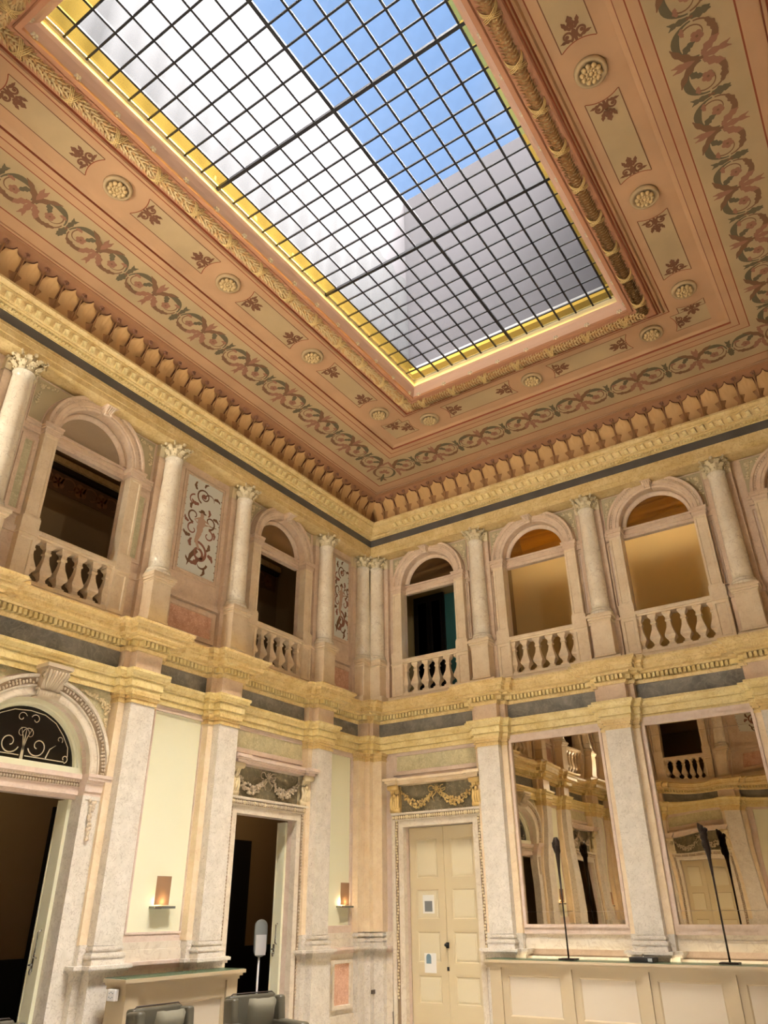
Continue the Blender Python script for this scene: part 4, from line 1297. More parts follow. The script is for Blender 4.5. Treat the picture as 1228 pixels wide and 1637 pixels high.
# corner piers
cp = mk('corner_pilaster', None)
def stepbox(mb, z0, z1, e=0.0, big=0.34, small=0.22, wide=0.42, wide2=0.55):
    mb.box(0, big + e, -(big + e), 0, z0, z1)
    mb.box(0, wide2 + e, -(small + e), 0, z0, z1)
    mb.box(0, small + e, -(wide2 + e), 0, z0, z1)
s1 = MB(); stepbox(s1, 1.24, 4.26); s1.build('shaft', ['peach'], cp)
s1 = MB()
for e_, a, b in ((0.015, 4.25, 4.29), (0, 4.29, 4.32), (0.02, 4.32, 4.36), (0.04, 4.36, 4.41)): stepbox(s1, a, b, e_)
s1.build('capital', ['siena'], cp)
s1 = MB()
for e_, a, b in ((0.04, 1.02, 1.09), (0.045, 1.10, 1.15), (0.0, 1.08, 1.25), (0.02, 1.185, 1.225)): stepbox(s1, a, b, e_)
s1.build('base', ['greym'], cp)
s1 = MB()
for e_, a, b in ((0.04, ZF, 0.93), (0.06, ZF, 0.04), (0.05, 0.93, 0.955), (0.09, 0.955, 0.99), (0.12, 0.99, 1.03)): stepbox(s1, a, b, e_)
s1.build('pedestal', ['greym'], cp)
for k, ((cx, cy), (sx, sy)) in enumerate(CORN):
    o = cp if k == 0 else copy_tree(cp)
    o.location = (cx, cy, 0); o.rotation_euler = (0, 0, {0: 0, 1: -PI / 2, 2: PI, 3: PI / 2}[k])
    o['label'] = ['stepped pale marble pilaster filling the far corner of the room', 'stepped marble pilaster in the right-hand corner of the room', 'stepped marble pilaster in the corner behind the viewer, right', 'stepped marble pilaster in the corner behind the viewer, left'][k]
    o['category'] = 'pilaster'

# dado course, ledge and frames between pilasters
def gaps(w, ex=[]):
    d = WALLS[w]; ln = TW[w][3]
    cs = [0.55 - 0.33] + d['cols'] + [ln - 0.22]
    res = []
    for i in range(len(cs) - 1):
        a = cs[i] + 0.33; b = cs[i + 1] - 0.33
        res.append((a, b))
    return res
for wi, (w, d) in enumerate(WALLS.items()):
    mb = wmb(w); lg = wmb(w)
    for a, b in gaps(w):
        op = [c for c in d['door'] if a < c < b] + [c for c in d['arch'] if a < c < b]
        runs = [(a, b)]
        if op:
            hw_ = (DH if op[0] in d['door'] else AR) + 0.27
            runs = [(a, op[0] - hw_), (op[0] + hw_, b)]
        for r0, r1_ in runs:
            if r1_ - r0 < 0.02: continue
            mb.box(r0, r1_, 0.05, 0.12, 1.15, 1.25); mb.box(r0, r1_, 0.05, 0.15, 1.03, 1.14); mb.box(r0, r1_, 0.05, 0.14, 1.14, 1.16)
            mb.box(r0, r1_, 0.05, 0.16, ZF, 0.93); mb.box(r0, r1_, 0.05, 0.19, ZF, 0.04)
            if any(r0 < c < r1_ for c in d['mirror']): continue
            lg.box(r0, r1_, 0.05, 0.18, 0.93, 0.955); lg.box(r0, r1_, 0.05, 0.22, 0.955, 0.99); lg.box(r0, r1_, 0.05, 0.24, 0.99, 1.03)
    t = mb.build('trim_%d' % (10 + wi), ['cream'], kind='structure')
    lg.build('ledge', ['lilac'], t)

# cream plaster panels in marble frames, with breccia inset below
sidx = 0
cpi = 0
for w, d in WALLS.items():
    for i, (a, b) in enumerate(d['cream']):
        t = mk('wall_panel', None); place(t, w, (a + b) / 2); hw_ = (b - a) / 2
        t['label'] = 'plain cream panel in marble frame, lower %s, %s from the corner' % (SIDE[w], ORD[i]); t['category'] = 'wall panel'; t['group'] = 'cream panels of the lower storey'
        f = MB()
        f.plate(rect(-hw_ - 0.10, hw_ + 0.10, 1.25, 4.40), [rect(-hw_, hw_, 1.36, 4.31)], 0.05, 0.09)
        f.plate(rect(-hw_ - 0.02, hw_ + 0.02, 1.34, 4.33), [rect(-hw_ + 0.005, hw_ - 0.005, 1.365, 4.305)], 0.05, 0.10)
        f.build('frame', ['lilac'], t)
        f = MB(); f.quad((-hw_, 0.065, 1.36), (hw_, 0.065, 1.36), (hw_, 0.065, 4.31), (-hw_, 0.065, 4.31)); f.build('cream_field', ['panelcream'], t)
        hb_ = hw_ - 0.06
        f = MB(); f.panel(-hb_, hb_, 0.12, 0.84, 0.10, 0.205, 0.05, 0.03, 0, 1); f.build('breccia_inset', ['cream', 'breccia'], t)

# ------------------------------------------------------------------ wall lights on the cream panels
def sconce(w, u, lab):
    t = thing('wall_light', lab, 'wall light', group='wall lights on the cream panels'); place(t, w, u, 0, 0)
    s_ = MB()
    s_.box(-0.235, 0.14, 0.066, 0.185, 1.645, 1.675); s_.build('shelf', ['steelg'], t)
    s_ = MB()
    s_.box(0.02, 0.142, 0.18, 0.19, 1.642, 1.678); s_.build('shelf_front', ['chrome'], t)
    s_ = MB(); n = 8
    vs = []
    for i in range(n + 1):
        x = -0.135 + 0.265 * i / n; o_ = 0.150 + 0.010 * math.sin(PI * i / n)
        vs += [(x, o_, 1.69), (x, o_ + 0.004, 2.05)]
    vs2 = [(x, y - 0.004, z) for x, y, z in vs]
    s_.add(vs, [(2 * i, 2 * i + 2, 2 * i + 3, 2 * i + 1) for i in range(n)], 0, True)
    s_.build('shade', ['shade'], t)
    s_ = MB(); s_.lathe([(0.0, 0), (0.018, 0.0), (0.018, 0.008), (0, 0.010)], 10, (-0.01, 0.125, 1.676)); s_.build('bulb', ['glow'], t)
    T = TW[w][0]
    lamp('wall_light_lamp', T(u, 0.115, 1.74), 1.7, (1.0, 0.78, 0.50), 0.02)
    return t
def shade_mat():
    m, nt, b = newmat('brown_lamp_shade')
    nt.nodes.remove(b); L = nt.links.new; out = nt.nodes['Material Output']
    d_ = nt.nodes.new('ShaderNodeBsdfDiffuse'); d_.inputs['Color'].default_value = lin((136, 112, 92))
    tl = nt.nodes.new('ShaderNodeBsdfTranslucent'); tl.inputs['Color'].default_value = lin((226, 170, 120))
    mx = nt.nodes.new('ShaderNodeMixShader'); mx.inputs[0].default_value = 0.14
    L(d_.outputs[0], mx.inputs[1]); L(tl.outputs[0], mx.inputs[2]); L(mx.outputs[0], out.inputs['Surface'])
    return m
M['shade'] = shade_mat()
sconce('left', 0.86, 'brown shade wall light on the narrow cream panel next to the far corner')
sconce('left', 5.14, 'brown shade wall light on the wide cream panel left of the hooded doorway')
sconce('left', 9.90, 'brown shade wall light on the left wall beyond the big arch, seen in the mirror')
sconce('left', 14.1, 'brown shade wall light at the far end of the left wall, seen in the mirror')

# ------------------------------------------------------------------ doorways with hoods
def console_bracket(mb, x, z0, z1, mi=0):
    pts = []
    for i in range(11):
        t_ = i / 10; z = z0 + (z1 - z0) * t_
        pts.append((x, 0.13 + 0.13 * t_ ** 1.3 + 0.045 * math.sin(t_ * 2 * PI), z))
    for dx in (-0.075, -0.027, 0.027, 0.075):
        mb.tube([(p[0] + dx, p[1] + 0.02, p[2]) for p in pts], [0.031] * 11, 6, mi)
    mb.box(x - 0.075, x + 0.075, 0.05, 0.12, z0, z1, mi)
    for zz, oo, rr in ((z0 + 0.04, 0.17, 0.052), (z1 - 0.04, 0.27, 0.05)):
        mb.tube([(x - 0.105, oo, zz), (x + 0.105, oo, zz)], rr, 10, mi)
    for k in range(3): mb.blob((x, 0.19 + 0.02 * k, z0 + 0.16 + 0.07 * k), 0.035, (1, 1, 1.3), mi, 6, 4)
def build_door(gold):
    t = mk('door_proto', None)
    # architrave
    f = MB(); H = DH; O_ = H + 0.24
    f.plate([(-O_, ZF), (-O_, 3.24), (O_, 3.24), (O_, ZF), (H, ZF), (H, DT), (-H, DT), (-H, ZF)], [], 0.05, 0.16)
    f.plate([(-O_, ZF), (-O_, 3.24), (O_, 3.24), (O_, ZF), (O_ - 0.07, ZF), (O_ - 0.07, 3.12), (-O_ + 0.07, 3.12), (-O_ + 0.07, ZF)], [], 0.05, 0.19)
    f.box(-O_, O_, 0.05, 0.22, 3.215, 3.25)
    f.build('architrave', ['cream'], t)
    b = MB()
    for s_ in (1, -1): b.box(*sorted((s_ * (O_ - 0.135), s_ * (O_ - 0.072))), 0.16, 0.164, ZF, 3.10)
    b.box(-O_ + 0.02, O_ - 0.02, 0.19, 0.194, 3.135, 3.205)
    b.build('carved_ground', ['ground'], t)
    b = MB()
    rnd = random.Random(2)
    for s_ in (1, -1):
        for k in range(58):
            z = 0.25 + k * 0.05
            x = s_ * (O_ - 0.10 + 0.012 * math.sin(k * 1.1))
            b.blob((x, 0.172, z), 0.023, (1.0, 0.8, 1.0), 0, 5, 3)
    for k in range(40):
        x = -O_ + 0.04 + k * (2 * O_ - 0.08) / 39
        b.blob((x, 0.195, 3.17), 0.028, (.9, .9, 1.2), 0, 5, 3)
    b.build('carved_border', ['silverst' if not gold else 'stucco'], t, kind='stuff')
    # rosettes in the lintel row
    for k in range(8):
        r_ = MB(); x = -O_ + 0.10 + k * (2 * O_ - 0.2) / 7
        for q in range(6): r_.blob((x + 0.022 * math.cos(q * PI / 3), 0.20, 3.17 + 0.022 * math.sin(q * PI / 3)), 0.014, (1, .7, 1), 0, 5, 3)
        r_.blob((x, 0.21, 3.17), 0.014, (1, 1, 1), 0, 5, 3)
        r_.build('rosette', ['stucco'], t)
    f = MB(); f.quad((-O_, 0.075, 3.25), (O_, 0.075, 3.25), (O_, 0.075, 3.76), (-O_, 0.075, 3.76)); f.build('hood_frieze', ['frieze_w'], t)
    for s_ in (1, -1):
        c = MB(); console_bracket(c, s_ * 0.90, 3.26, 3.75); c.build('console', ['gold' if gold else 'stucco'], t)
    h = MB()
    for e_, z0_, z1_ in ((0.0, 3.75, 3.79), (0.03, 3.79, 3.82), (0.06, 3.82, 3.87)):
        h.box(-1.0 - e_, 1.0 + e_, 0.05, 0.26 + e_, z0_, z1_)
        for s_ in (1, -1): h.box(s_ * 0.90 - 0.10 - e_, s_ * 0.90 + 0.10 + e_, 0.05, 0.34 + e_, z0_, z1_)
    h.build('hood', ['peach' if gold else 'lilac'], t)
    # garland
    g_ = MB(); rnd = random.Random(9)
    def cl_(x, z, r, n_, oo=0.10):
        for q in range(n_):
            g_.blob((x + rnd.uniform(-r, r), oo + rnd.uniform(0, 0.05), z + rnd.uniform(-r, r)), rnd.uniform(0.016, 0.028), (1, 1, 1), 0, 5, 3)
    for s_ in (1, -1):
        for k in range(17):
            t_ = k / 16; x = s_ * (0.10 + 0.66 * t_); z = 3.58 - 0.20 * math.sin(PI * min(1, t_ * 1.0)) + 0.02 * t_
            rr = 0.014 + 0.050 * math.sin(PI * t_) ** 0.7
            cl_(x, z, rr, 6 if rr > 0.03 else 3)
        g_.tube([(0, 0.10, 3.62)] + [(s_ * 0.13 + 0.06 * math.cos(a), 0.11, 3.65 + 0.055 * math.sin(a)) for a in [PI + i_ * s_ * -0.7 for i_ in range(8)]], 0.010, 5)
        g_.tube([(s_ * 0.02, 0.10, 3.58), (s_ * 0.10, 0.12, 3.50), (s_ * 0.06, 0.11, 3.42)], [0.016, 0.014, 0.006], 5)
        g_.tube([(s_ * 0.76, 0.10, 3.58), (s_ * 0.80, 0.11, 3.66)], 0.01, 5)
    for k in range(10):
        a = 2 * PI * k / 10
        g_.tube([(0, 0.11, 3.64), (0.075 * math.cos(a), 0.13, 3.64 + 0.075 * math.sin(a))], [0.014, 0.006], 5)
    g_.blob((0, 0.13, 3.64), 0.03)
    g_.build('garland', ['gold' if gold else 'silverst'], t, kind='stuff')
    # marble panel over the hood
    p = MB(); p.panel(-1.00, 1.00, 3.96, 4.40, 0.04, 0.09, 0.07, 0.018, 0, 1); p.build('overdoor_panel', ['lilac', 'greenm'], t)
    return t
M['frieze_w'] = marble('brown_grey_marble', (106, 98, 78), (132, 124, 100), (180, 166, 132), 5, 7, 0.5)
dprot = {True: [build_door(True), [False]], False: [build_door(False), [False]]}
dn = 0
for w, d in WALLS.items():
    for c in d['door']:
        gold = w == 'right'
        pr, fl_ = dprot[gold]
        o = put(pr, fl_, w, c); dn += 1; o.name = 'door_%d' % dn; o['kind'] = 'structure'
        if w == 'right': DOOR_R = o

# two-leaf panelled door on the right wall and the closed ones opposite
def leaf_door(w, c, off=-0.055, name='door_leaf', parent=None, notices=False):
    for s_ in (1, -1):
        t = MB()
        a, b = sorted((s_ * 0.004, s_ * (DH - 0.005)))
        zs = [(0.15, 0.60), (0.76, 1.27), (1.43, 1.95), (2.10, 2.80)]
        outer = rect(a, b, ZF + 0.01, DT - 0.01)
        holes = [rect(a + 0.12, b - 0.12, z0, z1) for z0, z1 in zs]
        t.plate(outer, holes, -0.03, 0.0)
        ob = t.build('door_leaf', ['doorw'], parent); ob.location = (0, off, 0)
        for z0, z1 in zs:
            q = MB(); q.panel(a + 0.12, b - 0.12, z0, z1, -0.03, -0.004, 0.02, 0.012, 0, 1, 0.02)
            q.box(a + 0.185, b - 0.185, -0.02, -0.006, z0 + 0.065, z1 - 0.065, 1)
            qo = q.build('door_panel', ['doorw', 'doorp'], ob)
    k = MB(); k.box(-0.035, 0.02, off, off + 0.02, 1.0, 1.09); k.tube([(-0.01, off + 0.02, 1.05), (-0.01, off + 0.06, 1.05)], 0.015, 8)
    k.lathe([(0, -0.03), (0.028, -0.015), (0.034, 0.0), (0.028, 0.02), (0, 0.03)], 10, (-0.01, off + 0.07, 1.05)); k.build('door_knob', ['black'], parent)
    k = MB(); k.box(-0.02, 0.015, off, off + 0.02, 0.66, 0.72); k.build('keyhole_plate', ['black'], parent)
leaf_door('right', 1.745, parent=DOOR_R)
for o in list(col.objects):
    if o.name.startswith('door_') and o.get('kind') == 'structure' and o.parent is None and o is not DOOR_R and abs(o.location.y + LR) < 0.01:
        leaf_door('south', 0, parent=o)

# leaves folded back in the left openings
def open_leaf(w, u, top, lab, dp=0.24):
    """door leaf swung back into the reveal on the corner side"""
    t = mk('open_door_leaf', None); place(t, w, u)
    t['label'] = lab; t['category'] = 'door'
    s_ = MB(); s_.box(-0.03, 0.02, -dp, -0.052, ZF + 0.01, top); s_.box(-0.036, -0.03, -dp, -dp + 0.02, ZF + 0.01, top); s_.build('leaf', ['panelcream'], t)
    s_ = MB(); s_.box(-0.034, -0.03, -0.20, -0.16, 0.98, 1.12); s_.build('lock_plate', ['chrome'], t)
    s_ = MB(); s_.tube([(-0.03, -0.12, 1.42), (-0.07, -0.12, 1.40), (-0.07, -0.12, 1.14), (-0.03, -0.12, 1.12)], 0.009, 6); s_.build('pull_handle', ['chrome'], t)
    s_ = MB(); s_.tube([(-0.03, -0.18, 1.05), (-0.08, -0.18, 1.05), (-0.08, -0.12, 1.06)], 0.010, 6); s_.blob((-0.045, -0.18, 0.98), 0.024, (0.5, 1, 1.6)); s_.build('lever', ['chrome'], t)
    return t
# on the left wall local +x = -u direction?  (proper rotation: x follows u)
open_leaf('left', 3.06 - DH + 0.02, 2.98, 'cream door leaf with steel handle folded back in the hooded doorway')
open_leaf('left', 7.52 - AR + 0.08, 2.93, 'cream door leaf with long steel handle folded back in the big arch', 0.27)
for o in [x for x in col.objects if x.name.startswith('open_door_leaf')]:
    o.scale = (-1, 1, 1)

# ------------------------------------------------------------------ big arch surround
def build_arch():
    t = mk('arch_proto', None)
    for s_ in (1, -1):
        a, b = sorted((s_ * (AR - 0.06), s_ * (AR + 0.26)))
        p = MB(); p.panel(a, b, ZF, 2.97, -0.05, 0.17, 0.045, 0.012); p.build('jamb', ['greym'], t)
        p = MB()
        for e_, z0_, z1_ in ((0.0, 2.97, 3.02), (0.015, 3.02, 3.06), (0.03, 3.12, 3.16), (0.05, 3.16, 3.20), (0.06, 3.20, 3.24)): p.box(a - (e_ if s_ < 0 else 0.0), b + (e_ if s_ > 0 else 0.0), -0.10, 0.17 + e_, z0_, z1_)
        p.box(a, b, -0.1, 0.185, 3.06, 3.12)
        p.build('impost', ['lilac'], t)
        f_ = MB(); rnd = random.Random(4)
        cu = (a + b) / 2
        for k in range(9):
            wd = 0.05 * (1 - k / 10)
            for q in range(4): f_.blob((cu + rnd.uniform(-wd, wd), 0.175, 2.90 - k * 0.055 + rnd.uniform(-.02, .02)), 0.025, (1, .8, 1.2), 0, 5, 3)
        f_.build('carved_drop', ['silverst'], t, kind='stuff')
    tr_ = MB()
    for z0_, z1_, f in ((2.93, 2.98, 0.02), (2.98, 3.03, 0.05), (3.03, 3.08, 0.03), (3.14, 3.18, 0.06), (3.18, 3.24, 0.08)): tr_.box(-AR, AR, -0.12, f, z0_, z1_)
    tr_.box(-AR, AR, -0.12, 0.04, 3.08, 3.14)
    tr_.build('transom', ['lilac'], t)
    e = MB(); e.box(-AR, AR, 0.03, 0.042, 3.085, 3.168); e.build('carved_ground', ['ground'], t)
    e = MB()
    for k in range(44):
        x = -AR + 0.02 + k * (2 * AR - 0.04) / 43
        e.blob((x, 0.052, 3.105), 0.016, (1, 1, 1.4), 0, 5, 3)
        e.box(x - 0.011, x + 0.011, 0.03, 0.066, 3.138, 3.165)
    e.build('egg_row', ['silverst'], t, kind='stuff')
    ar = MB()
    ar.ring(0, AS, [(AR, -0.12), (AR, 0.13), (AR + 0.02, 0.14), (AR + 0.10, 0.14), (AR + 0.11, 0.16), (AR + 0.125, 0.16), (AR + 0.13, 0.15), (AR + 0.22, 0.16), (AR + 0.225, 0.19), (AR + 0.26, 0.20), (AR + 0.27, 0.05)], 0, PI, 44, 0, False)
    ar.build('archivolt', ['cream'], t)
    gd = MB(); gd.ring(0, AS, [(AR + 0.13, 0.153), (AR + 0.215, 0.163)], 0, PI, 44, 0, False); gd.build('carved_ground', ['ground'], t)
    bd = MB(); rnd = random.Random(8)
    for i in range(70):
        a = PI * (i + 0.5) / 70
        for q in range(3):
            r_ = AR + 0.175 + rnd.uniform(-0.03, 0.03)
            bd.blob((r_ * math.cos(a), 0.170, AS + r_ * math.sin(a)), 0.018, (1, .8, 1), 0, 5, 3)
    bd.build('carved_foliage_band', ['silverst'], t, kind='stuff')
    fr_ = MB()
    fr_.ring(0, AS, [(AR, -0.12), (AR, -0.04), (AR - 0.06, -0.04), (AR - 0.07, -0.06), (AR - 0.10, -0.06), (AR - 0.11, -0.10)], 0, PI, 40, 0, False)
    fr_.box(-AR, AR, -0.14, -0.02, 3.24, 3.33)
    fr_.build('lunette_frame', ['panelcream'], t)
    gl = MB(); pts = [((AR - 0.10) * math.cos(PI * i / 30), AS + (AR - 0.10) * math.sin(PI * i / 30)) for i in range(31)]
    gl.poly(pts, -0.10); gl.build('lunette_pane', ['darkglass'], t)
    et = MB(); o = -0.098; zb = 3.36
    def st(pts, ws): et.ribbon(pts, ws, o, 0.001)
    for s_ in (1, -1):
        f0 = PI if s_ < 0 else 0
        st(arcpts(s_ * 0.20, zb + 0.17, 0.14, 0.03, f0 + s_ * -PI * 0.9, f0 + s_ * PI * 1.4, 24), taper(24, 0.016, 0.012))
        st(arcpts(s_ * 0.05, zb + 0.30, 0.10, 0.02, f0 + s_ * PI, f0 - s_ * PI * 0.6, 12), taper(12, 0.010, 0.008))
        st([(s_ * 0.04, zb + 0.03), (s_ * 0.34, zb + 0.03), (s_ * 0.62, zb + 0.03)], 0.012)
        st(arcpts(s_ * 0.62, zb + 0.07, 0.055, 0.02, f0 - s_ * PI * 0.5, f0 + s_ * PI * 1.3, 14), 0.012)
        st([(s_ * 0.66, zb + 0.1), (s_ * 0.64, zb + 0.22), (s_ * 0.54, zb + 0.36), (s_ * 0.40, zb + 0.50), (s_ * 0.22, zb + 0.58), (0.0, zb + 0.60)], 0.012)
        st(arcpts(s_ * 0.10, zb + 0.50, 0.07, 0.02, f0 + s_ * PI * 0.9, f0 - s_ * PI * 0.9, 12), 0.010)
        st(arcpts(s_ * 0.50, zb + 0.30, 0.05, 0.015, f0 - s_ * PI * 0.2, f0 + s_ * PI * 1.4, 12), 0.010)
        st([(s_ * 0.34, zb + 0.04), (s_ * 0.38, zb + 0.16), (s_ * 0.46, zb + 0.22)], [0.02, 0.012, 0.004])
        st([(0, zb + 0.1), (s_ * 0.03, zb + 0.26), (s_ * 0.08, zb + 0.38)], [0.016, 0.012, 0.004])
    st([(0, zb - 0.02), (0, zb + 0.14), (0, zb + 0.36)], [0.05, 0.03, 0.006])
    et.build('etched_scrolls', ['etch'], t)
    k_ = MB()
    k_.add([(-0.13, 0.05, 4.09), (0.13, 0.05, 4.09), (0.17, 0.05, 4.47), (-0.17, 0.05, 4.47), (-0.13, 0.20, 4.09), (0.13, 0.20, 4.09), (0.16, 0.36, 4.44), (-0.16, 0.36, 4.44)],
           [(0, 1, 5, 4), (4, 5, 6, 7), (1, 2, 6, 5), (3, 0, 4, 7), (2, 3, 7, 6)])
    k_.box(-0.19, 0.19, 0.05, 0.40, 4.44, 4.49)
    for x in (-0.16, 0.16):
        for zz, oo, rr in ((4.36, 0.30, 0.075), (4.14, 0.21, 0.05)):
            volute2 = []
            for i in range(15):
                a = i / 14 * 4 * PI; r_ = rr * (1 - 0.8 * i / 14)
                volute2.append((x, oo + r_ * math.cos(a), zz + r_ * math.sin(a)))
            k_.tube(volute2, 0.014, 5)
    k_.tube([(-0.15, 0.22, 4.12), (0.15, 0.22, 4.12)], 0.05, 10)
    for k in range(7):
        x = -0.11 + 0.22 * k / 6
        k_.tube([(x * 0.6, 0.24, 4.18), (x * 0.9, 0.30, 4.27), (x * 1.15, 0.385, 4.36), (x * 1.2, 0.40, 4.40)], [0.014, 0.02, 0.02, 0.012], 5)
        k_.blob((x, 0.265, 4.12), 0.02, (0.6, 1, 1.6), 0, 5, 3)
    k_.build('keystone', ['silverst'], t)
    # spandrels with foliage
    for s_ in (1, -1):
        R1 = AR + 0.29; inner = 1.09; zt = 4.40
        pts = []
        for i in range(13):
            an = math.acos(inner / R1) + (PI / 2 * 0.93 - math.acos(inner / R1)) * i / 12
            pts.append((s_ * R1 * math.cos(an), min(zt, AS + R1 * math.sin(an))))
        pts.append((s_ * inner, zt))
        sp = MB(); sp.poly(pts, 0.056, 0); sp.build('spandrel_field', ['greenm'], t)
        fo = MB(); rnd = random.Random(6)
        cx, cz = s_ * 0.98, 4.20
        for k in range(9):
            an = 2 * PI * k / 9; fo.blob((cx + 0.045 * math.cos(an), 0.07, cz + 0.045 * math.sin(an)), 0.02, (1, .7, 1), 0, 5, 3)
        fo.blob((cx, 0.08, cz), 0.025)
        for k in range(70):
            t_ = rnd.random()
            if rnd.random() < 0.5: x, z = cx - s_ * t_ * 0.42, cz + 0.06 + t_ * 0.08
            else: x, z = cx + s_ * 0.06, cz - t_ * 0.55
            x += rnd.uniform(-.04, .04) * (1 - t_); z += rnd.uniform(-.04, .04) * (1 - t_)
            if math.hypot(x, z - AS) < R1 + 0.015 or z > zt - 0.02: continue
            fo.blob((x, 0.070, z), 0.020, (1.2, .7, 1), 0, 5, 3)
        fo.build('spandrel_foliage', ['stucco'], t, kind='stuff')
    return t
arp = [build_arch(), [False]]
for w, d in WALLS.items():
    for c in d['arch']:
        o = put(arp[0], arp[1], w, c); dn += 1; o.name = 'door_%d' % dn; o['kind'] = 'structure'

# rooms behind the left doorways
rm = wmb('left')
rm.box(-1.8, LR + 0.5, -3.1, -3.0, ZF, 4.6, 0); rm.box(-1.8, LR + 0.5, -3.0, -0.06, 4.5, 4.6, 0); rm.box(-1.8, LR + 0.5, -3.0, -0.06, ZF - 0.1, ZF, 1)
rm.box(-1.9, -1.8, -3.0, -0.06, ZF, 4.5, 0); rm.box(LR + 0.5, LR + 0.6, -3.0, -0.06, ZF, 4.5, 0); rm.box(3.6, 3.7, -3.0, -0.06, ZF, 4.5, 0)
rm.box(-1.8, 0, -0.1, -0.06, ZF, 4.5, 0)
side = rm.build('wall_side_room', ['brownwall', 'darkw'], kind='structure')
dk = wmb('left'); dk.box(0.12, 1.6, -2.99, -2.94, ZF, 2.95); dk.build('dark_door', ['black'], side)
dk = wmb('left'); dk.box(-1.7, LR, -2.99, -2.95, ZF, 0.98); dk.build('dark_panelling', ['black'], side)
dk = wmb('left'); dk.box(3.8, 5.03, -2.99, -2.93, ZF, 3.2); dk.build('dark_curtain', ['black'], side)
mb = wmb('right'); mb.box(0.2, 3.2, -0.5, -0.42, ZF, 4.7); mb.box(0.2, 3.2, -0.42, -0.06, 3.02, 3.1); mb.build('door_backing', ['doorw'], ROOT['right'])
mb = wmb('south'); mb.box(0.2, W - 0.2, -0.5, -0.42, ZF, 4.7); mb.box(0.2, W - 0.2, -0.42, -0.06, 3.02, 3.1); mb.build('door_backing', ['doorw'], ROOT['south'])
for w in ('east',):
    rm = wmb(w); rm.box(0, LR, -0.6, -0.5, ZF, 4.6, 0); rm.build('wall_side_room_right', ['brownwall'], kind='structure')
for y in (-1.0, -7.2): lamp('side_room_lamp', (-1.4, y, 3.9), 26, (1.0, 0.72, 0.42), 0.2)

# ------------------------------------------------------------------ mirrors of the right wall
for i, c in enumerate(WALLS['right']['mirror']):
    t = thing('wall_mirror', ['tall mirror in a lilac marble frame, next to the panelled door', 'tall mirror in a lilac marble frame, second from the panelled door', 'tall mirror in a lilac marble frame, farthest to the right'][i], 'mirror', group='mirrors over the counter')
    place(t, 'right', c)
    h = 0.835
    f = MB()
    f.plate(rect(-h - 0.10, h + 0.10, 1.24, 4.43), [rect(-h, h, 1.37, 4.30)], 0.05, 0.15)
    f.plate(rect(-h - 0.04, h + 0.04, 1.33, 4.34), [rect(-h + 0.005, h - 0.005, 1.375, 4.295)], 0.05, 0.17)
    f.build('frame', ['lilac'], t)
    for z0_, z1_ in ((1.37, 1.552), (1.555, 4.12), (4.123, 4.30)):
        g_ = MB(); g_.box(-h, h, 0.10, 0.125, z0_, z1_); g_.build('mirror_pane', ['mirror'], t)

# ------------------------------------------------------------------ counter on the right wall
ct = thing('counter', 'long beige panelled counter with glass top along the right wall', 'counter', TW['right'][0](2.96, 0.0, 0), 0)
def cw(mb_mats, name, boxes=None, panels=None, parent=ct):
    mb = MB()
    for b in boxes or []: mb.box(*b)
    for p in panels or []: mb.panel(*p)
    mb.v = [(x - 0.0, -y, z) for x, y, z in mb.v]; mb.flip = True
    return mb.build(name, mb_mats, parent)
CL = 7.4; CO = 0.88
cw(['cab'], 'carcass', [(0.06, CL, 0.56, CO - 0.06, ZF + 0.02, 0.80)])
cw(['cab'], 'top_moulding', [(0.02, CL, 0.54, CO + 0.01, 0.80, 0.83), (0.0, CL, 0.54, CO + 0.04, 0.83, 0.87), (0.0, CL, 0.54, CO + 0.06, 0.87, 0.905)])
cw(['glasstop'], 'glass_top', [(0.02, CL, 0.54, CO + 0.04, 0.906, 0.916)])
cw(['cab'], 'plinth', [(0.04, CL, 0.56, CO - 0.02, ZF, -0.04)])
us = [0.06, 1.30, 2.44, 3.60, 4.75, 5.9, 7.05]
for i, u in enumerate(us):
    cw(['cab'], 'post', [(u, u + 0.10 + (0.09 if i == 0 else 0.0), CO - 0.08, CO, ZF, 0.80)])
    if i + 1 < len(us): cw(['cab', 'cabp'], 'door', panels=[(u + (0.19 if i == 0 else 0.10), us[i + 1], 0.07, 0.80, CO - 0.10, CO - 0.035, 0.10, 0.018, 0, 1, 0.02)])
def area(name, loc, rot, sx, sy, e, c):
    l = bpy.data.lights.new(name, 'AREA'); l.shape = 'RECTANGLE'; l.size = sx; l.size_y = sy; l.energy = e; l.color = c
    o = bpy.data.objects.new(name, l); col.objects.link(o); o.location = loc; o.rotation_euler = rot; return o
area('counter_strip_glow', (7.0, -0.36, 0.90), (math.radians(110), 0, 0), 7.4, 0.04, 9, (1.0, 0.80, 0.52))

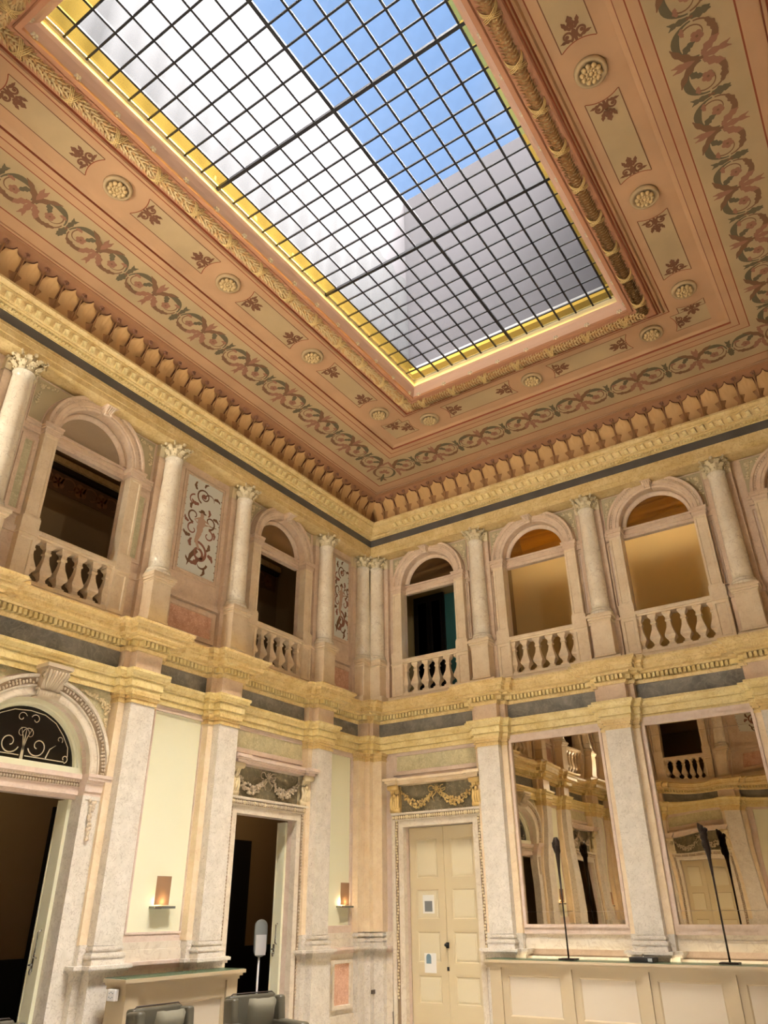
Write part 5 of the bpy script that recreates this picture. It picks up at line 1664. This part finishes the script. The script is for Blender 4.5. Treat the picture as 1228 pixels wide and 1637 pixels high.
# sculptures, black case
def sculpture(x, ztop, lab, v):
    t = thing('sculpture', lab, 'sculpture', (x, -0.74, 0.917))
    b = MB(); b.box(-0.125, 0.125, -0.10, 0.10, 0, 0.02); b.build('base', ['bronze'], t)
    H = ztop - 0.917
    r_ = MB(); r_.tube([(0, 0, 0.02), (0.0, 0, H * 0.45), (0.0, 0, H * 0.62)], [0.014, 0.013, 0.016], 8); r_.build('rod', ['bronze'], t)
    h = MB(); rnd = random.Random(v)
    if v == 1:
        h.tube([(0, 0, H * 0.60), (0.0, 0, H * 0.72), (0.004, 0.0, H * 0.82), (0.006, 0, H * 0.90), (0.0, 0.0, H * 0.96), (-0.005, 0, H * 0.995)], [0.015, 0.020, 0.034, 0.046, 0.058, 0.03], 10)
        h.tube([(-0.01, 0, H * 0.86), (-0.045, 0.01, H * 0.92), (-0.06, 0.0, H * 0.955)], [0.03, 0.034, 0.016], 8)
        for k in range(7):
            a = k * 2.4; h.blob((0.03 * math.cos(a), 0.04 * math.sin(a), H * (0.88 + 0.012 * k)), 0.03, (1, 1, 1.8), 0, 7, 5)
    else:
        h.tube([(0, 0, H * 0.60), (-0.002, 0, H * 0.74), (0.0, 0.0, H * 0.80), (-0.012, 0, H * 0.86), (-0.02, 0.0, H * 0.92), (-0.045, 0, H * 0.97), (-0.075, 0, H * 1.0)], [0.015, 0.026, 0.044, 0.046, 0.052, 0.044, 0.010], 10)
        for k in range(9):
            a = k * 2.1; h.blob((-0.02 + 0.03 * math.cos(a), 0.035 * math.sin(a), H * (0.80 + 0.019 * k)), 0.03, (1, 1, 2.0), 0, 7, 5)
    if v == 2:
        h.tube([(0.0, 0, H * 0.93), (0.035, 0.0, H * 0.955), (0.05, 0, H * 0.95)], [0.035, 0.03, 0.008], 6)
    h.build('head', ['bronze'], t)
sculpture(4.29, 2.62, 'slender dark bronze sculpture on a thin rod, in front of the left mirror', 1)
sculpture(6.59, 2.69, 'slender dark bronze sculpture with a jagged top, in front of the right mirror', 2)
t = thing('black_case', 'flat black case with a small steel knob lying on the counter', 'case', (5.42, -0.74, 0.917))
b = MB(); b.box(-0.17, 0.17, -0.13, 0.13, 0, 0.06); bevel(b.build('body', ['black'], t), 0.006, 1)
b = MB(); b.lathe([(0.02, 0.06), (0.02, 0.068), (0.008, 0.072), (0.012, 0.085), (0.018, 0.095), (0, 0.10)], 10); b.build('knob', ['chrome'], t)
b = MB(); b.box(0.10, 0.16, -0.134, -0.13, 0.01, 0.05); b.build('label_plate', ['greyplastic'], t)

# ------------------------------------------------------------------ cabinet on the left wall
cb = thing('cabinet', 'beige panelled side cabinet with glass top under the cream panel', 'cabinet'); place(cb, 'left', 5.22)
hw_ = 0.98
b = MB(); b.panel(-hw_ + 0.06, hw_ - 0.06, ZF, 0.80, 0.56, 0.86, 0.20, 0.03, 0, 1, 0.02); b.build('body', ['cab', 'cabp'], cb)
for x in (-hw_ + 0.04, hw_ - 0.24):
    b = MB(); b.box(x, x + 0.20, 0.55, 0.89, ZF, 0.80); b.build('corner_post', ['cab'], cb)
b = MB()
for e_, z0_, z1_ in ((0.0, 0.79, 0.83), (0.03, 0.83, 0.86), (0.06, 0.86, 0.90)): b.box(-hw_ - e_ + 0.02, hw_ + e_ - 0.02, 0.545, 0.90 + e_, z0_, z1_)
b.build('top_moulding', ['cab'], cb)
b = MB(); b.box(-hw_ - 0.02, hw_ + 0.02, 0.55, 0.94, 0.901, 0.911); b.build('glass_top', ['glasstop'], cb)
sk = thing('thermostat_box', 'small white control box with blue dots on the side of the cabinet', 'control box', TW['left'][0](6.205, 0.74, 0.74), TW['left'][2])
b = MB(); b.box(-0.01, 0.05, -0.07, 0.07, -0.06, 0.06); bevel(b.build('casing', ['plastic'], sk), 0.008, 2)
b = MB()
for dy, dz in ((-0.03, 0.02), (0.0, 0.03), (0.03, 0.02), (-0.03, -0.02), (0.0, -0.03), (0.03, -0.02)): b.blob((0.051, dy, dz), 0.008, (0.3, 1, 1), 0, 6, 4)
b.build('buttons', ['inkb'], sk)
sw = thing('switch_plate', 'small dark switch plate on the pale marble in the far corner', 'switch', (0.398, -0.30, 0.33), -PI / 2)
b = MB(); b.box(-0.06, 0.06, -0.01, 0.012, -0.03, 0.03); bevel(b.build('plate', ['socket'], sw), 0.003, 1)

# ------------------------------------------------------------------ armchairs
def armchair(x, y, rz, lab):
    t = thing('armchair', lab, 'armchair', (x, y, ZF), rz, 'olive leather armchairs')
    def rb(name, x0, x1, y0, y1, z0, z1, mat='leather', w_=0.035, rot=None):
        cx, cy, cz = (x0 + x1) / 2, (y0 + y1) / 2, (z0 + z1) / 2
        b = MB(); b.box(x0 - cx, x1 - cx, y0 - cy, y1 - cy, z0 - cz, z1 - cz)
        o = b.build(name, [mat], t, loc=(cx, cy, cz))
        bevel(o, w_, 4)
        for p in o.data.polygons: p.use_smooth = True
        if rot: o.rotation_euler = rot
        return o
    # faces +y
    rb('seat_base', -0.34, 0.34, -0.30, 0.34, 0.14, 0.32)
    rb('seat_cushion', -0.27, 0.27, -0.24, 0.36, 0.31, 0.44, w_=0.05)
    rb('backrest', -0.34, 0.34, -0.44, -0.30, 0.16, 0.86, rot=(math.radians(6), 0, 0))
    for s_ in (1, -1):
        rb('wing', *(sorted((s_ * 0.28, s_ * 0.38))), -0.40, -0.16, 0.40, 0.84, rot=(math.radians(5), 0, 0))
        rb('armrest', *(sorted((s_ * 0.27, s_ * 0.40))), -0.36, 0.34, 0.14, 0.60)
        for yy in (-0.30, 0.28):
            b = MB(); b.lathe([(0.014, 0), (0.024, 0.15)], 10, (s_ * 0.30, yy, 0)); b.build('leg', ['darkw'], t)
    # piping along the back
    b = MB(); b.tube([(-0.32, -0.335, 0.30), (-0.32, -0.355, 0.85), (-0.28, -0.36, 0.875), (0.28, -0.36, 0.875), (0.32, -0.355, 0.85), (0.32, -0.335, 0.30)], 0.008, 6); b.build('piping', ['darkw'], t)
    # loose cushion
    c = MB(); n = 10; vs = []
    for side in (1, -1):
        for j in range(n + 1):
            for i in range(n + 1):
                u = -1 + 2 * i / n; v = -1 + 2 * j / n
                bul = max(0, (1 - u ** 4) * (1 - v ** 4)) ** 0.5
                pin = 1 - 0.10 * (u * u * v * v < 0.3) * (abs(u) + abs(v)) * 0.3
                vs.append((u * 0.20 * pin, side * 0.075 * bul, v * 0.20 * pin))
    m_ = n + 1
    fs = [(j * m_ + i, j * m_ + i + 1, (j + 1) * m_ + i + 1, (j + 1) * m_ + i) for j in range(n) for i in range(n)]
    k = m_ * m_
    fs += [(k + j * m_ + i, k + (j + 1) * m_ + i, k + (j + 1) * m_ + i + 1, k + j * m_ + i + 1) for j in range(n) for i in range(n)]
    c.add(vs, fs, 0, True)
    cu = thing('cushion', lab.replace('olive leather armchair', 'square grey cushion in the armchair'), 'cushion', (0, 0, 0), 0, 'cushions on the armchairs')
    cu.data = None
    me = c.mesh('cushion', ['cushion'])
    bpy.data.objects.remove(cu)
    cu = mk('cushion', me, None, label=lab.replace('olive leather armchair', 'square grey cushion on the armchair'), cat='cushion')
    cu.rotation_euler = (math.radians(-14), 0, rz)
    R_ = Matrix.Rotation(rz, 3, 'Z'); q = R_ @ Vector((-0.02, -0.185, 0.645))
    cu.location = (x + q.x, y + q.y, q.z + ZF)
    return t
ARMS = [(2.09, -4.99, math.radians(-106), 'olive leather armchair in front of the doorway, right of the cabinet'),
        (2.09, -6.41, math.radians(-93), 'olive leather armchair in front of the left end of the cabinet'),
        (1.72, -8.25, math.radians(-95), 'olive leather armchair at the bottom left edge of the picture')]
for a in ARMS: armchair(*a)

# ------------------------------------------------------------------ white stand in the doorway
st_ = thing('display_stand', 'white floor stand with a tall rounded panel inside the hooded doorway', 'stand', (-0.62, -2.22, ZF), math.radians(-120))
b = MB(); b.lathe([(0.17, 0), (0.17, 0.02), (0.03, 0.035), (0.018, 0.06), (0.018, 1.20)], 16); b.build('pole', ['plastic'], st_)
b = MB(); pts = [(0.11 * math.cos(a), 1.54 + 0.11 * math.sin(a)) for a in [i * PI / 10 for i in range(11)]] + [(0.11 * math.cos(a), 1.20 + 0.11 * math.sin(a)) for a in [PI + i * PI / 10 for i in range(11)]]
b.plate(pts, [], 0.0, 0.05); b.build('head_panel', ['greyplastic'], st_)
b = MB(); b.box(-0.09, 0.09, 0.05, 0.07, 1.12, 1.42); b.build('holder', ['plastic'], st_)

# notices on the panelled door (flat prints)
for z, mat, lab in ((1.70, 'ink', 'paper notice with a grey square, upper left leaf of the panelled door'), (0.78, 'inkb', 'paper notice with a blue arched picture, low on the left door leaf')):
    t = thing('paper_notice', lab, 'notice'); place(t, 'right', 1.745 - 0.36, -0.055 + 0.002, z)
    b = MB(); b.box(-0.12, 0.12, 0.0, 0.004, -0.16, 0.14); b.build('sheet', ['paper'], t)
    b = MB(); 
    if mat == 'ink': b.box(-0.08, 0.08, 0.004, 0.006, -0.13, 0.04)
    else: b.plate(arch_loop(0.03, 0.05, -0.02, 0.08, n=8), [], 0.004, 0.006)
    b.build('print', [mat], t)

for k, (p_, q_, e_) in enumerate(FILL_LAMPS):  # unseen troughs added to hold the fill lamps and cut their light below
    ea = p_[0] > 9
    t = thing('floodlight', 'black trough floodlight on the cornice behind the viewer, %s' % ['right side nearer the mirrors', 'right side farther back', 'left end of the rear wall', 'left part of the rear wall'][k], 'floodlight', (p_[0], p_[1], 5.52), PI / 2 if ea else 0.0)
    b = MB(); b.box(-0.16, 0.16, -0.13, 0.13, 0.0, 0.02); b.box(-0.16, 0.16, 0.11, 0.13, 0.02, 0.13); b.box(-0.16, 0.16, -0.13, -0.11, 0.02, 0.24)
    b.box(-0.16, -0.14, -0.11, 0.11, 0.02, 0.13); b.box(0.14, 0.16, -0.11, 0.11, 0.02, 0.13); b.build('housing', ['black'], t)
bpy.context.view_layer.update()
print('OBJ', len(bpy.data.objects))
